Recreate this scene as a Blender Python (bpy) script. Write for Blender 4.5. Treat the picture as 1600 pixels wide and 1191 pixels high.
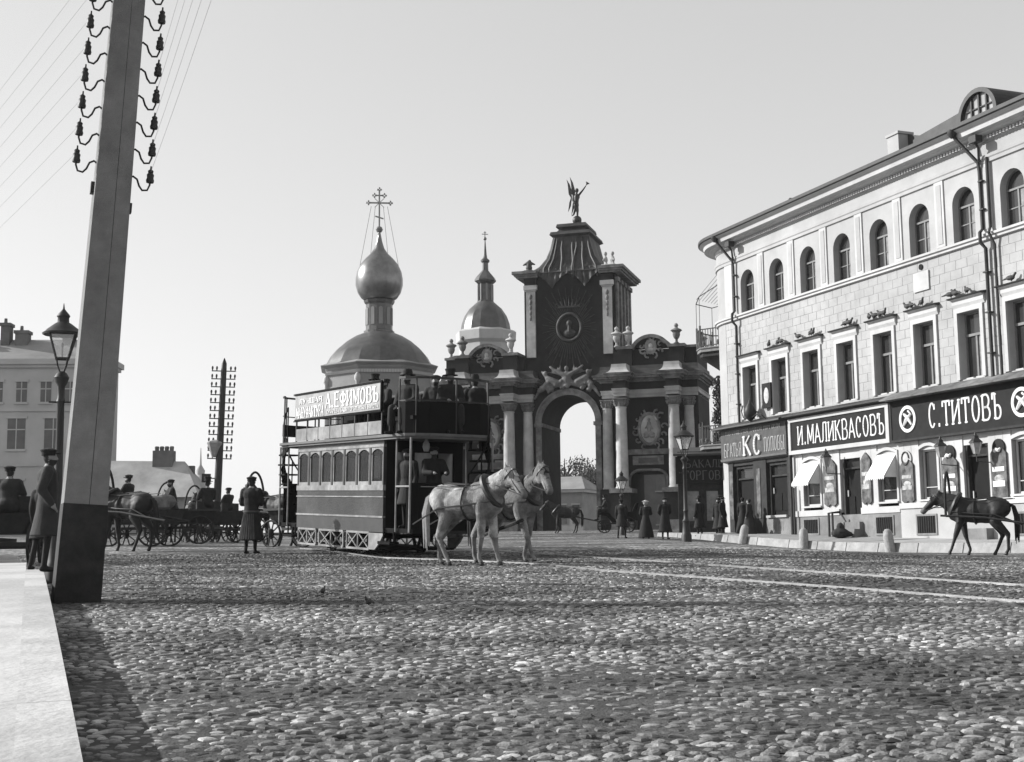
import bpy, math, random
import numpy as np
from mathutils import Vector, Matrix, Euler

for o in list(bpy.data.objects): bpy.data.objects.remove(o)
random.seed(7); np.random.seed(7)
scene = bpy.context.scene
COL = scene.collection
CZ = 1.2                                   # height of the lens above the cobbles at the photographer's feet

# ------------------------------------------------------------------ camera
cam = bpy.data.cameras.new('camera'); camo = bpy.data.objects.new('camera', cam); COL.objects.link(camo)
F, PITCH, ROLL = 2065.3, .126, .0113
cam.sensor_width = 36.0; cam.lens = 36.0 * F / 1600.0
cam.clip_start = .1; cam.clip_end = 3000
camo.matrix_world = Matrix.Translation((0, 0, CZ)) @ Matrix.Rotation(math.pi/2 + PITCH, 4, 'X') @ Matrix.Rotation(-ROLL, 4, 'Z')
scene.camera = camo

# ------------------------------------------------------------------ sky and sun (a blue-sensitive plate: grey sky, pale blue)
SUN_EL, SUN_DIR = math.radians(27), Vector((-.975, .22))
world = bpy.data.worlds.new('World'); scene.world = world; world.use_nodes = True
nt = world.node_tree; nt.nodes.clear()
sky = nt.nodes.new('ShaderNodeTexSky'); sky.sky_type = 'NISHITA'; sky.sun_disc = False
sky.sun_elevation = SUN_EL; sky.sun_rotation = math.atan2(SUN_DIR.x, SUN_DIR.y)
sky.air_density = 1.0; sky.dust_density = .8; sky.ozone_density = 1.0
sep = nt.nodes.new('ShaderNodeSeparateColor'); mix = nt.nodes.new('ShaderNodeMath'); mix.operation = 'ADD'
m1 = nt.nodes.new('ShaderNodeMath'); m1.operation = 'MULTIPLY'; m1.inputs[1].default_value = .65
m2 = nt.nodes.new('ShaderNodeMath'); m2.operation = 'MULTIPLY'; m2.inputs[1].default_value = .35
bg = nt.nodes.new('ShaderNodeBackground'); bg.inputs['Strength'].default_value = .15
out = nt.nodes.new('ShaderNodeOutputWorld'); L = nt.links.new
L(sky.outputs[0], sep.inputs[0]); L(sep.outputs[1], m1.inputs[0]); L(sep.outputs[2], m2.inputs[0])
pw = nt.nodes.new('ShaderNodeMath'); pw.operation = 'POWER'; pw.inputs[1].default_value = .5     # the plate's soft response to bright sky
sc_ = nt.nodes.new('ShaderNodeMath'); sc_.operation = 'MULTIPLY'; sc_.inputs[1].default_value = 1.86
L(m1.outputs[0], mix.inputs[0]); L(m2.outputs[0], mix.inputs[1]); L(mix.outputs[0], pw.inputs[0]); L(pw.outputs[0], sc_.inputs[0]); L(sc_.outputs[0], bg.inputs['Color']); L(bg.outputs[0], out.inputs['Surface'])
sl = bpy.data.lights.new('sun', 'SUN'); sl.energy = 5.0; sl.angle = math.radians(.6); sl.color = (1, .995, .985)
so = bpy.data.objects.new('sun', sl); COL.objects.link(so); so.location = (-30, 10, 40)
sd = Vector((SUN_DIR.x*math.cos(SUN_EL), SUN_DIR.y*math.cos(SUN_EL), math.sin(SUN_EL)))
so.rotation_euler = sd.to_track_quat('Z', 'Y').to_euler()
scene.view_settings.view_transform = 'Standard'; scene.view_settings.look = 'None'
scene.view_settings.exposure = 0.5; scene.view_settings.gamma = 1.0

# ------------------------------------------------------------------ lie of the land
def sst(a, b, x):
    t = min(1., max(0., (x-a)/(b-a))); return t*t*(3-2*t)
KY = [(-40,-1.9),(0,-1.2),(6,-.93),(12,-.68),(19.3,-.45),(24,-.31),(28.5,-.17),(33,.02),(45,.22),(56,.36),(90,1.15),(140,1.5),(700,1.6)]
KA = [(-40,0),(10,0),(20,.1),(31,.3),(46,.5),(56,.3),(64,0),(700,0)]
def lerpk(K, v):
    if v <= K[0][0]: return K[0][1]
    n = len(K)-1
    for i in range(n):
        if v <= K[i+1][0]:
            (x0, y0), (x1, y1) = K[i], K[i+1]
            m = lambda j: (K[min(j+1,n)][1]-K[max(j-1,0)][1])/(K[min(j+1,n)][0]-K[max(j-1,0)][0])
            h = x1-x0; t = (v-x0)/h
            return (2*t**3-3*t*t+1)*y0+(t**3-2*t*t+t)*m(i)*h+(-2*t**3+3*t*t)*y1+(t**3-t*t)*m(i+1)*h
    return K[-1][1]
_cy = {}
def G(x, y):                                # height of the paving at (x, y)
    k = round(y*50)
    if k not in _cy: _cy[k] = (lerpk(KY, k/50), lerpk(KA, k/50))
    a, b = _cy[k]
    return CZ + a - b*sst(4, 12, x) + .1*sst(-4, -12, x)*sst(30, 42, y)
def ray(px, py):
    a = (px-800)/F; b = -(py-595.5)/F; cr, sr = math.cos(ROLL), math.sin(ROLL)
    X = a*cr+b*sr; Z = -a*sr+b*cr; c, s = math.cos(PITCH), math.sin(PITCH)
    y = c-Z*s; return X/y, (s+Z*c)/y
def at(px, py, Y):                          # a measured direction at a chosen distance
    X, Z = ray(px, py); return Vector((X*Y, Y, CZ+Z*Y))
def hit(px, py, up=0.):                     # where a measured direction meets the paving
    X, Z = ray(px, py); Y = 3.
    while Y < 300 and CZ+Z*Y > G(X*Y, Y)+up: Y += .02
    return Vector((X*Y, Y, G(X*Y, Y)+up))
def foot(px, Y):                            # ground point at distance Y in a direction
    X = ray(px, 850)[0]*Y; return Vector((X, Y, G(X, Y)))

# ------------------------------------------------------------------ materials (a monochrome plate: every pigment is a grey)
MATS = {}
def mat(name, v, rough=.8, var=.2, scale=2., bump=0., bscale=30., metal=0., spec=.3, stain=0., det=6):
    if name in MATS: return MATS[name]
    m = bpy.data.materials.new(name); m.use_nodes = True; MATS[name] = m
    n = m.node_tree.nodes; l = m.node_tree.links.new; b = n['Principled BSDF']
    b.inputs['Roughness'].default_value = rough; b.inputs['Metallic'].default_value = metal
    b.inputs['Specular IOR Level'].default_value = spec
    g = n.new('ShaderNodeNewGeometry'); t = n.new('ShaderNodeTexNoise')
    t.inputs['Scale'].default_value = scale; t.inputs['Detail'].default_value = det; t.inputs['Roughness'].default_value = .65
    l(g.outputs['Position'], t.inputs['Vector'])
    r = n.new('ShaderNodeMapRange'); r.inputs[1].default_value = .3; r.inputs[2].default_value = .7
    r.inputs[3].default_value = v*(1-var); r.inputs[4].default_value = v*(1+var); l(t.outputs[0], r.inputs[0])
    src = r.outputs[0]
    if stain:
        t2 = n.new('ShaderNodeTexNoise'); t2.inputs['Scale'].default_value = scale*.22; t2.inputs['Detail'].default_value = 4
        l(g.outputs['Position'], t2.inputs['Vector'])
        r2 = n.new('ShaderNodeMapRange'); r2.inputs[1].default_value = .42; r2.inputs[2].default_value = .62
        r2.inputs[3].default_value = 1-stain; r2.inputs[4].default_value = 1.; l(t2.outputs[0], r2.inputs[0])
        q = n.new('ShaderNodeMath'); q.operation = 'MULTIPLY'; l(src, q.inputs[0]); l(r2.outputs[0], q.inputs[1]); src = q.outputs[0]
    c = n.new('ShaderNodeCombineColor')
    for i in range(3): l(src, c.inputs[i])
    l(c.outputs[0], b.inputs['Base Color'])
    if bump:
        t3 = n.new('ShaderNodeTexNoise'); t3.inputs['Scale'].default_value = bscale; t3.inputs['Detail'].default_value = 4
        l(g.outputs['Position'], t3.inputs['Vector'])
        bp = n.new('ShaderNodeBump'); bp.inputs['Strength'].default_value = bump; bp.inputs['Distance'].default_value = .03
        l(t3.outputs[0], bp.inputs['Height']); l(bp.outputs[0], b.inputs['Normal'])
    return m

# ------------------------------------------------------------------ mesh helpers
class MB:
    def __init__(s): s.v = []; s.f = []
    def add(s, vs, fs):
        k = len(s.v); s.v += [tuple(p) for p in vs]; s.f += [tuple(i+k for i in f) for f in fs]; return s
    def box(s, x0, x1, y0, y1, z0, z1):
        return s.add([(x0,y0,z0),(x1,y0,z0),(x1,y1,z0),(x0,y1,z0),(x0,y0,z1),(x1,y0,z1),(x1,y1,z1),(x0,y1,z1)],
                     [(0,3,2,1),(4,5,6,7),(0,1,5,4),(1,2,6,5),(2,3,7,6),(3,0,4,7)])
    def hexa(s, p8): return s.add(p8, [(0,3,2,1),(4,5,6,7),(0,1,5,4),(1,2,6,5),(2,3,7,6),(3,0,4,7)])
    def frust(s, c, a, b, z0, z1, a2, b2):   # tapered block
        x, y = c
        return s.hexa([(x-a,y-b,z0),(x+a,y-b,z0),(x+a,y+b,z0),(x-a,y+b,z0),(x-a2,y-b2,z1),(x+a2,y-b2,z1),(x+a2,y+b2,z1),(x-a2,y+b2,z1)])
    def prism(s, poly, y0, y1, ax='y'):       # outline in x-z pushed along y (or x-y along z, y-z along x)
        n = len(poly); k = {'y': lambda p, d: (p[0], d, p[1]), 'z': lambda p, d: (p[0], p[1], d), 'x': lambda p, d: (d, p[0], p[1])}[ax]
        vs = [k(p, y0) for p in poly]+[k(p, y1) for p in poly]
        fs = [tuple(range(n)), tuple(range(2*n-1, n-1, -1))]+[(i+n, (i+1) % n+n, (i+1) % n, i) for i in range(n)]
        return s.add(vs, fs)
    def lathe(s, prof, n=16, c=(0,0,0), sx=1., sy=1., a0=0., a1=2*math.pi):
        full = abs(a1-a0-2*math.pi) < 1e-6; m = n if full else n+1; vs = []; fs = []
        for r, z in prof:
            for i in range(m):
                a = a0+(a1-a0)*i/n; vs.append((c[0]+r*sx*math.cos(a), c[1]+r*sy*math.sin(a), c[2]+z))
        for j in range(len(prof)-1):
            for i in range(n):
                i2 = (i+1) % m; fs.append((j*m+i, j*m+i2, (j+1)*m+i2, (j+1)*m+i))
        if full and prof[0][0] > 1e-4: fs.append(tuple(range(m-1, -1, -1)))
        if full and prof[-1][0] > 1e-4: fs.append(tuple((len(prof)-1)*m+i for i in range(m)))
        return s.add(vs, fs)
    def tube(s, path, r, n=8, cap=True):
        P = [Vector(p) for p in path]; R = r if isinstance(r, (list, tuple)) else [r]*len(P); vs = []; fs = []; up = None
        for i, p in enumerate(P):
            d = (P[min(i+1, len(P)-1)]-P[max(i-1, 0)]).normalized()
            if up is None: up = Vector((0,0,1)) if abs(d.z) < .9 else Vector((1,0,0))
            a = d.cross(up).normalized(); b = a.cross(d).normalized(); up = b
            for k in range(n):
                t = 2*math.pi*k/n; vs.append(p+(a*math.cos(t)+b*math.sin(t))*R[i])
        for i in range(len(P)-1):
            for k in range(n): fs.append((i*n+k, i*n+(k+1) % n, (i+1)*n+(k+1) % n, (i+1)*n+k))
        if cap: fs.append(tuple(range(n-1, -1, -1))); fs.append(tuple((len(P)-1)*n+k for k in range(n)))
        return s.add(vs, fs)
    def bar(s, p, q, w, h=None, up=(0,0,1)):
        p, q = Vector(p), Vector(q); h = h or w; d = (q-p).normalized(); u = Vector(up)
        if abs(d.dot(u)) > .95: u = Vector((1,0,0))
        a = d.cross(u).normalized()*w/2; b = a.cross(d).normalized()*h/2
        return s.hexa([p-a-b, p+a-b, p+a+b, p-a+b, q-a-b, q+a-b, q+a+b, q-a+b])
    def ell(s, c, r, n=12, rot=None):
        c = Vector(c); m = n//2; vs = []; fs = []
        M = rot.to_matrix() if rot is not None else Matrix.Identity(3)
        for j in range(1, m):
            t = math.pi*j/m
            for i in range(n):
                a = 2*math.pi*i/n; vs.append(c+M @ Vector((r[0]*math.sin(t)*math.cos(a), r[1]*math.sin(t)*math.sin(a), r[2]*math.cos(t))))
        vs.append(c+M @ Vector((0,0,r[2]))); vs.append(c+M @ Vector((0,0,-r[2]))); T, B = len(vs)-2, len(vs)-1
        for j in range(m-2):
            for i in range(n): fs.append((j*n+i, (j+1)*n+i, (j+1)*n+(i+1) % n, j*n+(i+1) % n))
        for i in range(n): fs.append((T, i, (i+1) % n)); fs.append((B, (m-2)*n+(i+1) % n, (m-2)*n+i))
        return s.add(vs, fs)
    def limb(s, p, r, q, r2, n=10):           # tapered rounded limb
        s.tube([p, q], [r, r2], n); s.ell(p, (r,)*3, n); s.ell(q, (r2,)*3, n); return s
    def mesh(s, name):
        me = bpy.data.meshes.new(name); me.from_pydata(s.v, [], s.f); me.validate(); return me
    def build(s, name, m, parent=None, smooth=False, ang=.7):
        return obj(name, s.mesh(name), m, parent, smooth, ang)
def obj(name, me, m, parent=None, smooth=False, ang=.7):
    o = bpy.data.objects.new(name, me); COL.objects.link(o)
    if m is not None and not me.materials: me.materials.append(m)
    if smooth:
        me.polygons.foreach_set('use_smooth', [True]*len(me.polygons)); me.set_sharp_from_angle(angle=ang)
    if parent: o.parent = parent
    return o
def tag(o, label=None, cat=None, group=None, kind=None):
    for k, v in (('label', label), ('category', cat), ('group', group), ('kind', kind)):
        if v: o[k] = v
    return o
def thing(name, label, cat, loc=(0,0,0), rotz=0., group=None):
    o = bpy.data.objects.new(name, None); COL.objects.link(o); o.location = loc; o.rotation_euler = (0,0,rotz); o.empty_display_size = .2
    return tag(o, label, cat, group)
def copy_tree(o, parent=None):
    c = o.copy(); COL.objects.link(c); c.parent = parent
    for ch in list(o.children): copy_tree(ch, c)
    return c
def fuse(mb, vox, it=4, fac=.5):              # one continuous skin over overlapping shapes
    me = mb.mesh('body'); o = bpy.data.objects.new('tmp', me); COL.objects.link(o)
    r = o.modifiers.new('r', 'REMESH'); r.mode = 'VOXEL'; r.voxel_size = vox
    k = o.modifiers.new('s', 'SMOOTH'); k.factor = fac; k.iterations = it
    dg = bpy.context.evaluated_depsgraph_get(); e = o.evaluated_get(dg); nm = bpy.data.meshes.new_from_object(e)
    bpy.data.objects.remove(o); bpy.data.meshes.remove(me); nm.materials.clear(); return nm
M_DARK = mat('black_iron', .018, .55, .3, 8, spec=.4)
M_WOOD = mat('dark_wood', .024, .75, .35, 6, spec=.2)
# ------------------------------------------------------------------ sign-painter's slab letters, built stroke by stroke
def _arc(cx, cz, rx, rz, a0, a1, n=10): return [(cx+rx*math.cos(math.radians(a0+(a1-a0)*i/n)), cz+rz*math.sin(math.radians(a0+(a1-a0)*i/n))) for i in range(n+1)]
V = lambda x, z0=0., z1=1.: ('v', [(x, z0), (x, z1)])
def hh(z, x0=0., x1=1.): return ('h', [(x0, z), (x1, z)])
def dg(*p): return ('v', list(p))
def th(*p): return ('h', list(p))
BOWL_LO = ('v', [(.1, .5)]+_arc(.55, .26, .4, .26, 90, -90)+[(.1, 0)])
BOWL_UP = ('v', [(.1, 1)]+_arc(.5, .76, .38, .25, 90, -90)+[(.1, .5)])
GLY = {
 'А': [th((0, 0), (.45, 1)), dg((.45, 1), (1, 0)), hh(.32, .15, .8)], 'Б': [V(.1), hh(1, .1, .9), BOWL_LO], 'В': [V(.1), BOWL_UP, BOWL_LO],
 'Г': [V(.1), hh(1, .1, .9)], 'Х': [dg((.02, 1), (.98, 0)), th((.02, 0), (.98, 1))], 'Д': [th((.12, .08), (.4, 1)), V(.78, .08, 1), hh(1, .4, .78), hh(.08, 0, 1), V(.02, -.12, .08), V(.98, -.12, .08)],
 'Е': [V(.1), hh(1, .1, .9), hh(.5, .1, .75), hh(0, .1, .95)], 'И': [V(.08), V(.92), th((.08, .05), (.92, .95))], 'Й': [V(.08), V(.92), th((.08, .05), (.92, .95)), hh(1.14, .3, .7)],
 'К': [V(.1), th((.1, .45), (.9, 1)), dg((.35, .6), (.98, 0))], 'Л': [dg((0, 0), (.25, .1), (.35, 1)), V(.88), hh(1, .35, .88)], 'М': [th((.06, 0), (.1, 1)), dg((.1, 1), (.5, .15)), th((.5, .15), (.9, 1)), V(.93)],
 'Н': [V(.1), V(.9), hh(.5, .1, .9)], 'О': [('v', _arc(.5, .5, .42, .5, 90, 450, 22))], 'П': [V(.1), V(.9), hh(1, .1, .9)], 'Р': [V(.1), BOWL_UP],
 'С': [('v', _arc(.5, .5, .43, .5, 45, 315, 16)), V(.84, .74, .95)], 'Т': [V(.5), hh(1, .02, .98), V(.04, .8, 1), V(.96, .8, 1)], 'У': [dg((.02, 1), (.5, .42)), th((.98, 1), (.4, 0), (.12, .02))],
 'Ф': [V(.5), ('v', _arc(.5, .55, .47, .3, 90, 450, 20))], 'Ч': [V(.88), ('v', [(.1, 1), (.12, .6), (.35, .45), (.88, .5)])], 'Ш': [V(.06), V(.5), V(.94), hh(0, .06, .94)], 'Щ': [V(.06), V(.5), V(.94, -.1), hh(0, .06, .94)],
 'Ъ': [V(.32), hh(1, .0, .32), V(.03, .78, 1), ('v', [(.32, .5)]+_arc(.62, .26, .36, .26, 90, -90)+[(.32, 0)])], 'Ы': [V(.06), ('v', [(.06, .5)]+_arc(.38, .26, .26, .26, 90, -90)+[(.06, 0)]), V(.94)],
 'Ь': [V(.12), BOWL_LO], 'Я': [V(.9), ('v', [(.9, 1)]+_arc(.5, .76, .38, .25, 90, 270)+[(.9, .5)]), th((.5, .5), (.06, 0))], 'Ѣ': [V(.4), hh(.82, .05, .75), ('v', [(.4, .5)]+_arc(.65, .26, .33, .26, 90, -90)+[(.4, 0)])],
 'І': [V(.5)], '.': [V(.5, 0, .12)], ' ': []}
WID = {'М': 1.25, 'Ш': 1.3, 'Щ': 1.3, 'Ы': 1.2, 'Ф': 1.2, '.': .4, ' ': .6, 'І': .4, 'С': .9}
def lettering(name, txt, m, parent, width, height, loc, rot=(0, 0, 0), depth=.02, fat=.17, gap=.28):
    tot = sum(WID.get(c, 1.)+gap for c in txt)-gap; u = width/tot; x = -width/2; mb = MB()
    tv = u*fat*1.25; tw = min(height*.075, tv)
    each = height > .3
    for c in txt:
        if each: mb = MB()
        w = WID.get(c, 1.)*u
        for kind, P in GLY[c]:
            t = tv if kind == 'v' else tw; Q = [Vector((x+p[0]*w, p[1]*height-height/2)) for p in P]
            for i in range(len(Q)-1):
                d = Q[i+1]-Q[i]
                if d.length < 1e-6: continue
                d.normalize(); nv = Vector((-d.y, d.x))
                tt = t if kind == 'h' or len(Q) == 2 else (tw+(tv-tw)*abs(d.y))     # curves swell where they run upright
                a = Q[i]-d*tt*.15; b = Q[i+1]+d*tt*.15
                mb.prism([tuple(a-nv*tt/2), tuple(b-nv*tt/2), tuple(b+nv*tt/2), tuple(a+nv*tt/2)], -depth, 0)
            if kind == 'v' and len(P) == 2 and abs(P[0][0]-P[1][0]) < .01 and abs(P[1][1]-P[0][1]) > .6:
                for q in Q:                                        # slab serifs
                    sgn = 1 if q.y < 0 else -1; mb.prism([(q.x-tv*.95, q.y), (q.x+tv*.95, q.y), (q.x+tv*.95, q.y+sgn*tw*.8), (q.x-tv*.95, q.y+sgn*tw*.8)], -depth*.96, 0)
        x += w+gap*u
        if each and mb.v: o = mb.build('letter', m, parent); o.location = loc; o.rotation_euler = rot
    if not each: o = mb.build('small_lettering', m, parent); o.location = loc; o.rotation_euler = rot; tag(o, kind='stuff')
    return o
# ================================================================== the ground
def paving(name, lo, hi, island):
    m = bpy.data.materials.new(name); m.use_nodes = True; MATS[name] = m; n = m.node_tree.nodes; l = m.node_tree.links.new; b = n['Principled BSDF']
    b.inputs['Roughness'].default_value = .62; b.inputs['Specular IOR Level'].default_value = .45
    g = n.new('ShaderNodeNewGeometry')
    def noise(sc, det=5, rough=.6, st=None):
        t = n.new('ShaderNodeTexNoise'); t.inputs['Scale'].default_value = sc; t.inputs['Detail'].default_value = det; t.inputs['Roughness'].default_value = rough; vm = n.new('ShaderNodeVectorMath'); vm.operation = 'MULTIPLY'; vm.inputs[1].default_value = st or (1, 1, 1); l(g.outputs['Position'], vm.inputs[0]); l(vm.outputs[0], t.inputs['Vector']); return t.outputs[0]
    def rng_(src, a, b_, c, d):
        r = n.new('ShaderNodeMapRange'); r.inputs[1].default_value, r.inputs[2].default_value, r.inputs[3].default_value, r.inputs[4].default_value = a, b_, c, d; l(src, r.inputs[0]); return r.outputs[0]
    def mul(a, b_):
        q = n.new('ShaderNodeMath'); q.operation = 'MULTIPLY'; l(a, q.inputs[0]); l(b_, q.inputs[1]); return q.outputs[0]
    if island:
        src = rng_(g.outputs['Random Per Island'], 0, 1, lo, hi)
        src = mul(src, rng_(noise(26, 6, .7), .3, .7, .6, 1.35))
    else:
        v = n.new('ShaderNodeTexVoronoi'); v.inputs['Scale'].default_value = 8.5; l(g.outputs['Position'], v.inputs['Vector'])
        src = rng_(v.outputs['Distance'], .1, .62, hi, lo*.7); src = mul(src, rng_(noise(5, 8, .75), .3, .7, .55, 1.5)); src = mul(src, rng_(noise(3.2, 4, .7, (1, .22, 1)), .36, .64, .6, 1.4))
    src = mul(src, rng_(noise(.42, 6, .62, (.45, 1.25, 1)), .43, .56, .26, 1.15)); src = mul(src, rng_(noise(1.7, 6, .7), .36, .58, .42, 1.12))
    c = n.new('ShaderNodeCombineColor'); [l(src, c.inputs[i]) for i in range(3)]; l(c.outputs[0], b.inputs['Base Color'])
    bp = n.new('ShaderNodeBump'); bp.inputs['Strength'].default_value = .5 if island else .9; bp.inputs['Distance'].default_value = .012 if island else .06
    l(noise(70, 5, .7) if island else v.outputs['Distance'], bp.inputs['Height']); bp.invert = not island; l(bp.outputs[0], b.inputs['Normal']); return m
M_GROUND = paving('trodden_earth_and_far_cobbles', .15, .46, False)
M_SOIL = mat('dark_joint_soil', .06, .95, .3, 5, .4, 30)
def axis(lo, hi, near, step, grow):
    a = [0.]; s = step
    while a[-1] < hi:
        a.append(a[-1]+s)
        if a[-1] > near: s *= grow
    b = [0.]; s = step
    while b[-1] > lo:
        b.append(b[-1]-s)
        if b[-1] < -near: s *= grow
    return sorted(set(b+a))
from mathutils import noise as MN
def DUST(x, y): return max(-.4, min(1.2, MN.fractal(Vector((x*.9, y*.9, 3.)), .8, 2., 4)*1.6)) if y < 34 and abs(x) < 24 else 0.
xs = axis(-500, 500, 20, .22, 1.2); ys = axis(-40, 700, 34, .22, 1.12)
gm = MB(); gm.v = [(x, y, G(x, y)+(.0035+.006*DUST(x, y) if y < 34 else 0.)) for y in ys for x in xs]; nx = len(xs)
gm.f = [(j*nx+i, j*nx+i+1, (j+1)*nx+i+1, (j+1)*nx+i) for j in range(len(ys)-1) for i in range(nx-1)]
ground = tag(gm.build('ground', M_GROUND, smooth=True, ang=3), kind='structure')
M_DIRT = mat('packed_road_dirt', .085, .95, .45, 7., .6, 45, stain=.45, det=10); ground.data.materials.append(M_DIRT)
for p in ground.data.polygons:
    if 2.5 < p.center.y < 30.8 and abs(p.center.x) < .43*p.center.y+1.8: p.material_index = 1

# left pavement: edge line and its raised slab
KD = Vector((-.3427, .9394)); KN = Vector((-.9394, -.3427))       # the street runs this way; normal towards the left
K0 = Vector((-1.556, 4.88))
def kerb_side(x, y): return (Vector((x, y))-K0).dot(KN)            # > 0: on the left pavement
M_STONE = []
for i, v in enumerate((.17, .27, .37, .22)):
    M_STONE.append(paving('cobblestone_%s' % 'abcd'[i], v*.55, v*1.35, True))
# cobbles: jittered courses
sp = .096
pts = []
rowj = 0; y = 3.6
while y < 31:
    w = .43*y+1.6; x = -w+random.random()*sp
    while x < w:
        s = sp*random.uniform(.75, 1.5)
        xx = x+s/2; yy = y+random.uniform(-.022, .022)
        x += s
        ks = kerb_side(xx, yy)
        if ks > -.04 and yy < 19: continue
        if ks > .4: continue
        pts.append((xx, yy, s))
    y += sp*random.uniform(.78, .98)
pts = np.array(pts)
M_COB = M_STONE[1]
def cobble_template(n, rings):
    vs = []
    for r, z in rings:
        for i in range(n): a = 2*math.pi*i/n; vs.append((r*math.cos(a), r*math.sin(a), z))
    vs.append((0, 0, rings[-1][1]+.003)); T = len(vs)-1; fs = []
    for j in range(len(rings)-1):
        for i in range(n): fs.append((j*n+i, j*n+(i+1) % n, (j+1)*n+(i+1) % n, (j+1)*n+i))
    for i in range(n): fs.append((T-n+i, T-n+(i+1) % n, T))
    return np.array(vs), fs
# the 300 that show largest are stones of their own
frus = np.abs(pts[:, 0])/pts[:, 1] < .385
vis = np.where(frus & (pts[:, 1] > 5.75))[0]
near = vis[np.argsort(pts[vis, 1]-.0*pts[vis, 2])[:300]]
tv, tf = cobble_template(9, [(.50, -.03), (.48, .0), (.42, .011), (.26, .0155)])
cmeshes = []
for k in range(8):
    rr = np.random.uniform(.7, 1.12, 9); q = tv.copy()
    for j in range(4): q[j*9:(j+1)*9, :2] *= rr[:, None]
    q[:, :2] *= 1.0; q[:, 2] += q[:, 0]*np.random.uniform(-.02, .02)+q[:, 1]*np.random.uniform(-.015, .015); q[27:, 2] += np.random.uniform(-.003, .004, len(q)-27)
    me = bpy.data.meshes.new('cobblestone'); me.from_pydata(q.tolist(), [], tf); me.materials.append(M_STONE[k % 4])
    cmeshes.append(me)
for i in near:
    x, y, s = pts[i]; o = bpy.data.objects.new('cobblestone', cmeshes[random.randrange(8)]); COL.objects.link(o)
    o.location = (x, y, G(x, y)+random.uniform(-.011, .004)); o.rotation_euler = (0, 0, random.uniform(-.5, .5))
    o.scale = (s*.98, sp*random.uniform(.72, .98), 1); o.parent = ground
rest = np.setdiff1d(np.arange(len(pts)), near)
def cobble_mass(idx, n, rings, name, m):
    tv, tf = cobble_template(n, rings); P = pts[idx]; K = len(idx); nv = len(tv)
    rr = np.random.uniform(.6, 1.15, (K, n)); V = np.repeat(tv[None], K, 0)
    for j in range(len(rings)): V[:, j*n:(j+1)*n, :2] *= rr[:, :, None]
    a = np.random.uniform(-.5, .5, K); c, s_ = np.cos(a)[:, None], np.sin(a)[:, None]
    V[:, :, 0] *= P[:, 2][:, None]*1.02; V[:, :, 1] *= sp*np.random.uniform(.75, 1.0, K)[:, None]
    tx = np.random.uniform(-.16, .16, K)[:, None]; ty = np.random.uniform(-.13, .13, K)[:, None]
    V[:, :, 2] += V[:, :, 0]*tx+V[:, :, 1]*ty
    X = V[:, :, 0]*c-V[:, :, 1]*s_+P[:, 0][:, None]; Y = V[:, :, 0]*s_+V[:, :, 1]*c+P[:, 1][:, None]
    gz = np.array([G(x, y) for x, y in P[:, :2]])+np.random.uniform(-.011, .005, K)
    Z = V[:, :, 2]+gz[:, None]
    co = np.stack([X, Y, Z], 2).reshape(-1, 3)
    loops = []; starts = []; tot = []
    for f in tf: tot.append(len(f)); loops += list(f)
    loops = np.array(loops); tot = np.array(tot); L1 = len(loops)
    AL = (loops[None]+np.arange(K)[:, None]*nv).ravel(); AT = np.tile(tot, K); AS = np.concatenate([[0], np.cumsum(AT)[:-1]])
    me = bpy.data.meshes.new(name); me.vertices.add(len(co)); me.vertices.foreach_set('co', co.ravel())
    me.loops.add(len(AL)); me.loops.foreach_set('vertex_index', AL.astype(np.int32))
    me.polygons.add(len(AT)); me.polygons.foreach_set('loop_start', AS.astype(np.int32)); me.polygons.foreach_set('loop_total', AT.astype(np.int32))
    me.polygons.foreach_set('use_smooth', np.zeros(len(AT), bool)); me.update(); me.validate()
    for q in m: me.materials.append(q)
    mi = np.repeat(np.random.randint(0, len(m), K), len(tf)); me.polygons.foreach_set('material_index', mi.astype(np.int32))
    return tag(obj(name, me, None, ground), kind='stuff')
a = rest[pts[rest, 1] < 15]; b = rest[pts[rest, 1] >= 15]
cobble_mass(a, 7, [(.50, -.03), (.48, .002), (.41, .011), (.25, .0150)], 'cobblestones', M_STONE)
cobble_mass(b, 6, [(.50, -.03), (.41, .011)], 'cobblestones', M_STONE)

# left pavement slab with kerb stones
M_PAVE = mat('pale_pavement', .48, .85, .16, 1.6, .35, 18, stain=.25)
M_KERB = mat('kerb_stone', .46, .85, .18, 1.8, .4, 18, stain=.25)
pv = MB(); rows = [6.1-14+i*1.2 for i in range(40)]
def kp(s, w): q = K0+KD*s+KN*w; return (q.x, q.y, G(q.x, q.y)+.2385)
for i, s in enumerate([-12+i*1.0 for i in range(31)]): pv.v += [kp(s, w) for w in (.228, 2., 5., 9., 16.)]
pv.f = [(i*5+j, i*5+5+j, i*5+6+j, i*5+1+j) for i in range(30) for j in range(4)]
nn = len(pv.v)
tag(pv.build('pavement', M_PAVE, smooth=True, ang=3), kind='structure')
ks_parent = thing('kerb', 'long pale stone kerb edging the left-hand pavement', 'kerb', (K0.x, K0.y, 0))
for i in range(16):
    s0 = -9+i*1.5; m = MB(); a = s0+.002; b = s0+1.498
    pts8 = []
    for dz in (-.4, 0):
        for s, w in ((a, 0), (b, 0), (b, .236), (a, .236)):
            q = K0+KD*s+KN*w; pts8.append((q.x-K0.x, q.y-K0.y, G(q.x, q.y)+.24+dz))
    p = pts8; m.add(p, [(0,3,2,1),(4,5,6,7),(0,1,5,4),(1,2,6,5),(2,3,7,6),(3,0,4,7)]); m.build('kerb_stone', M_KERB, ks_parent)

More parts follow.
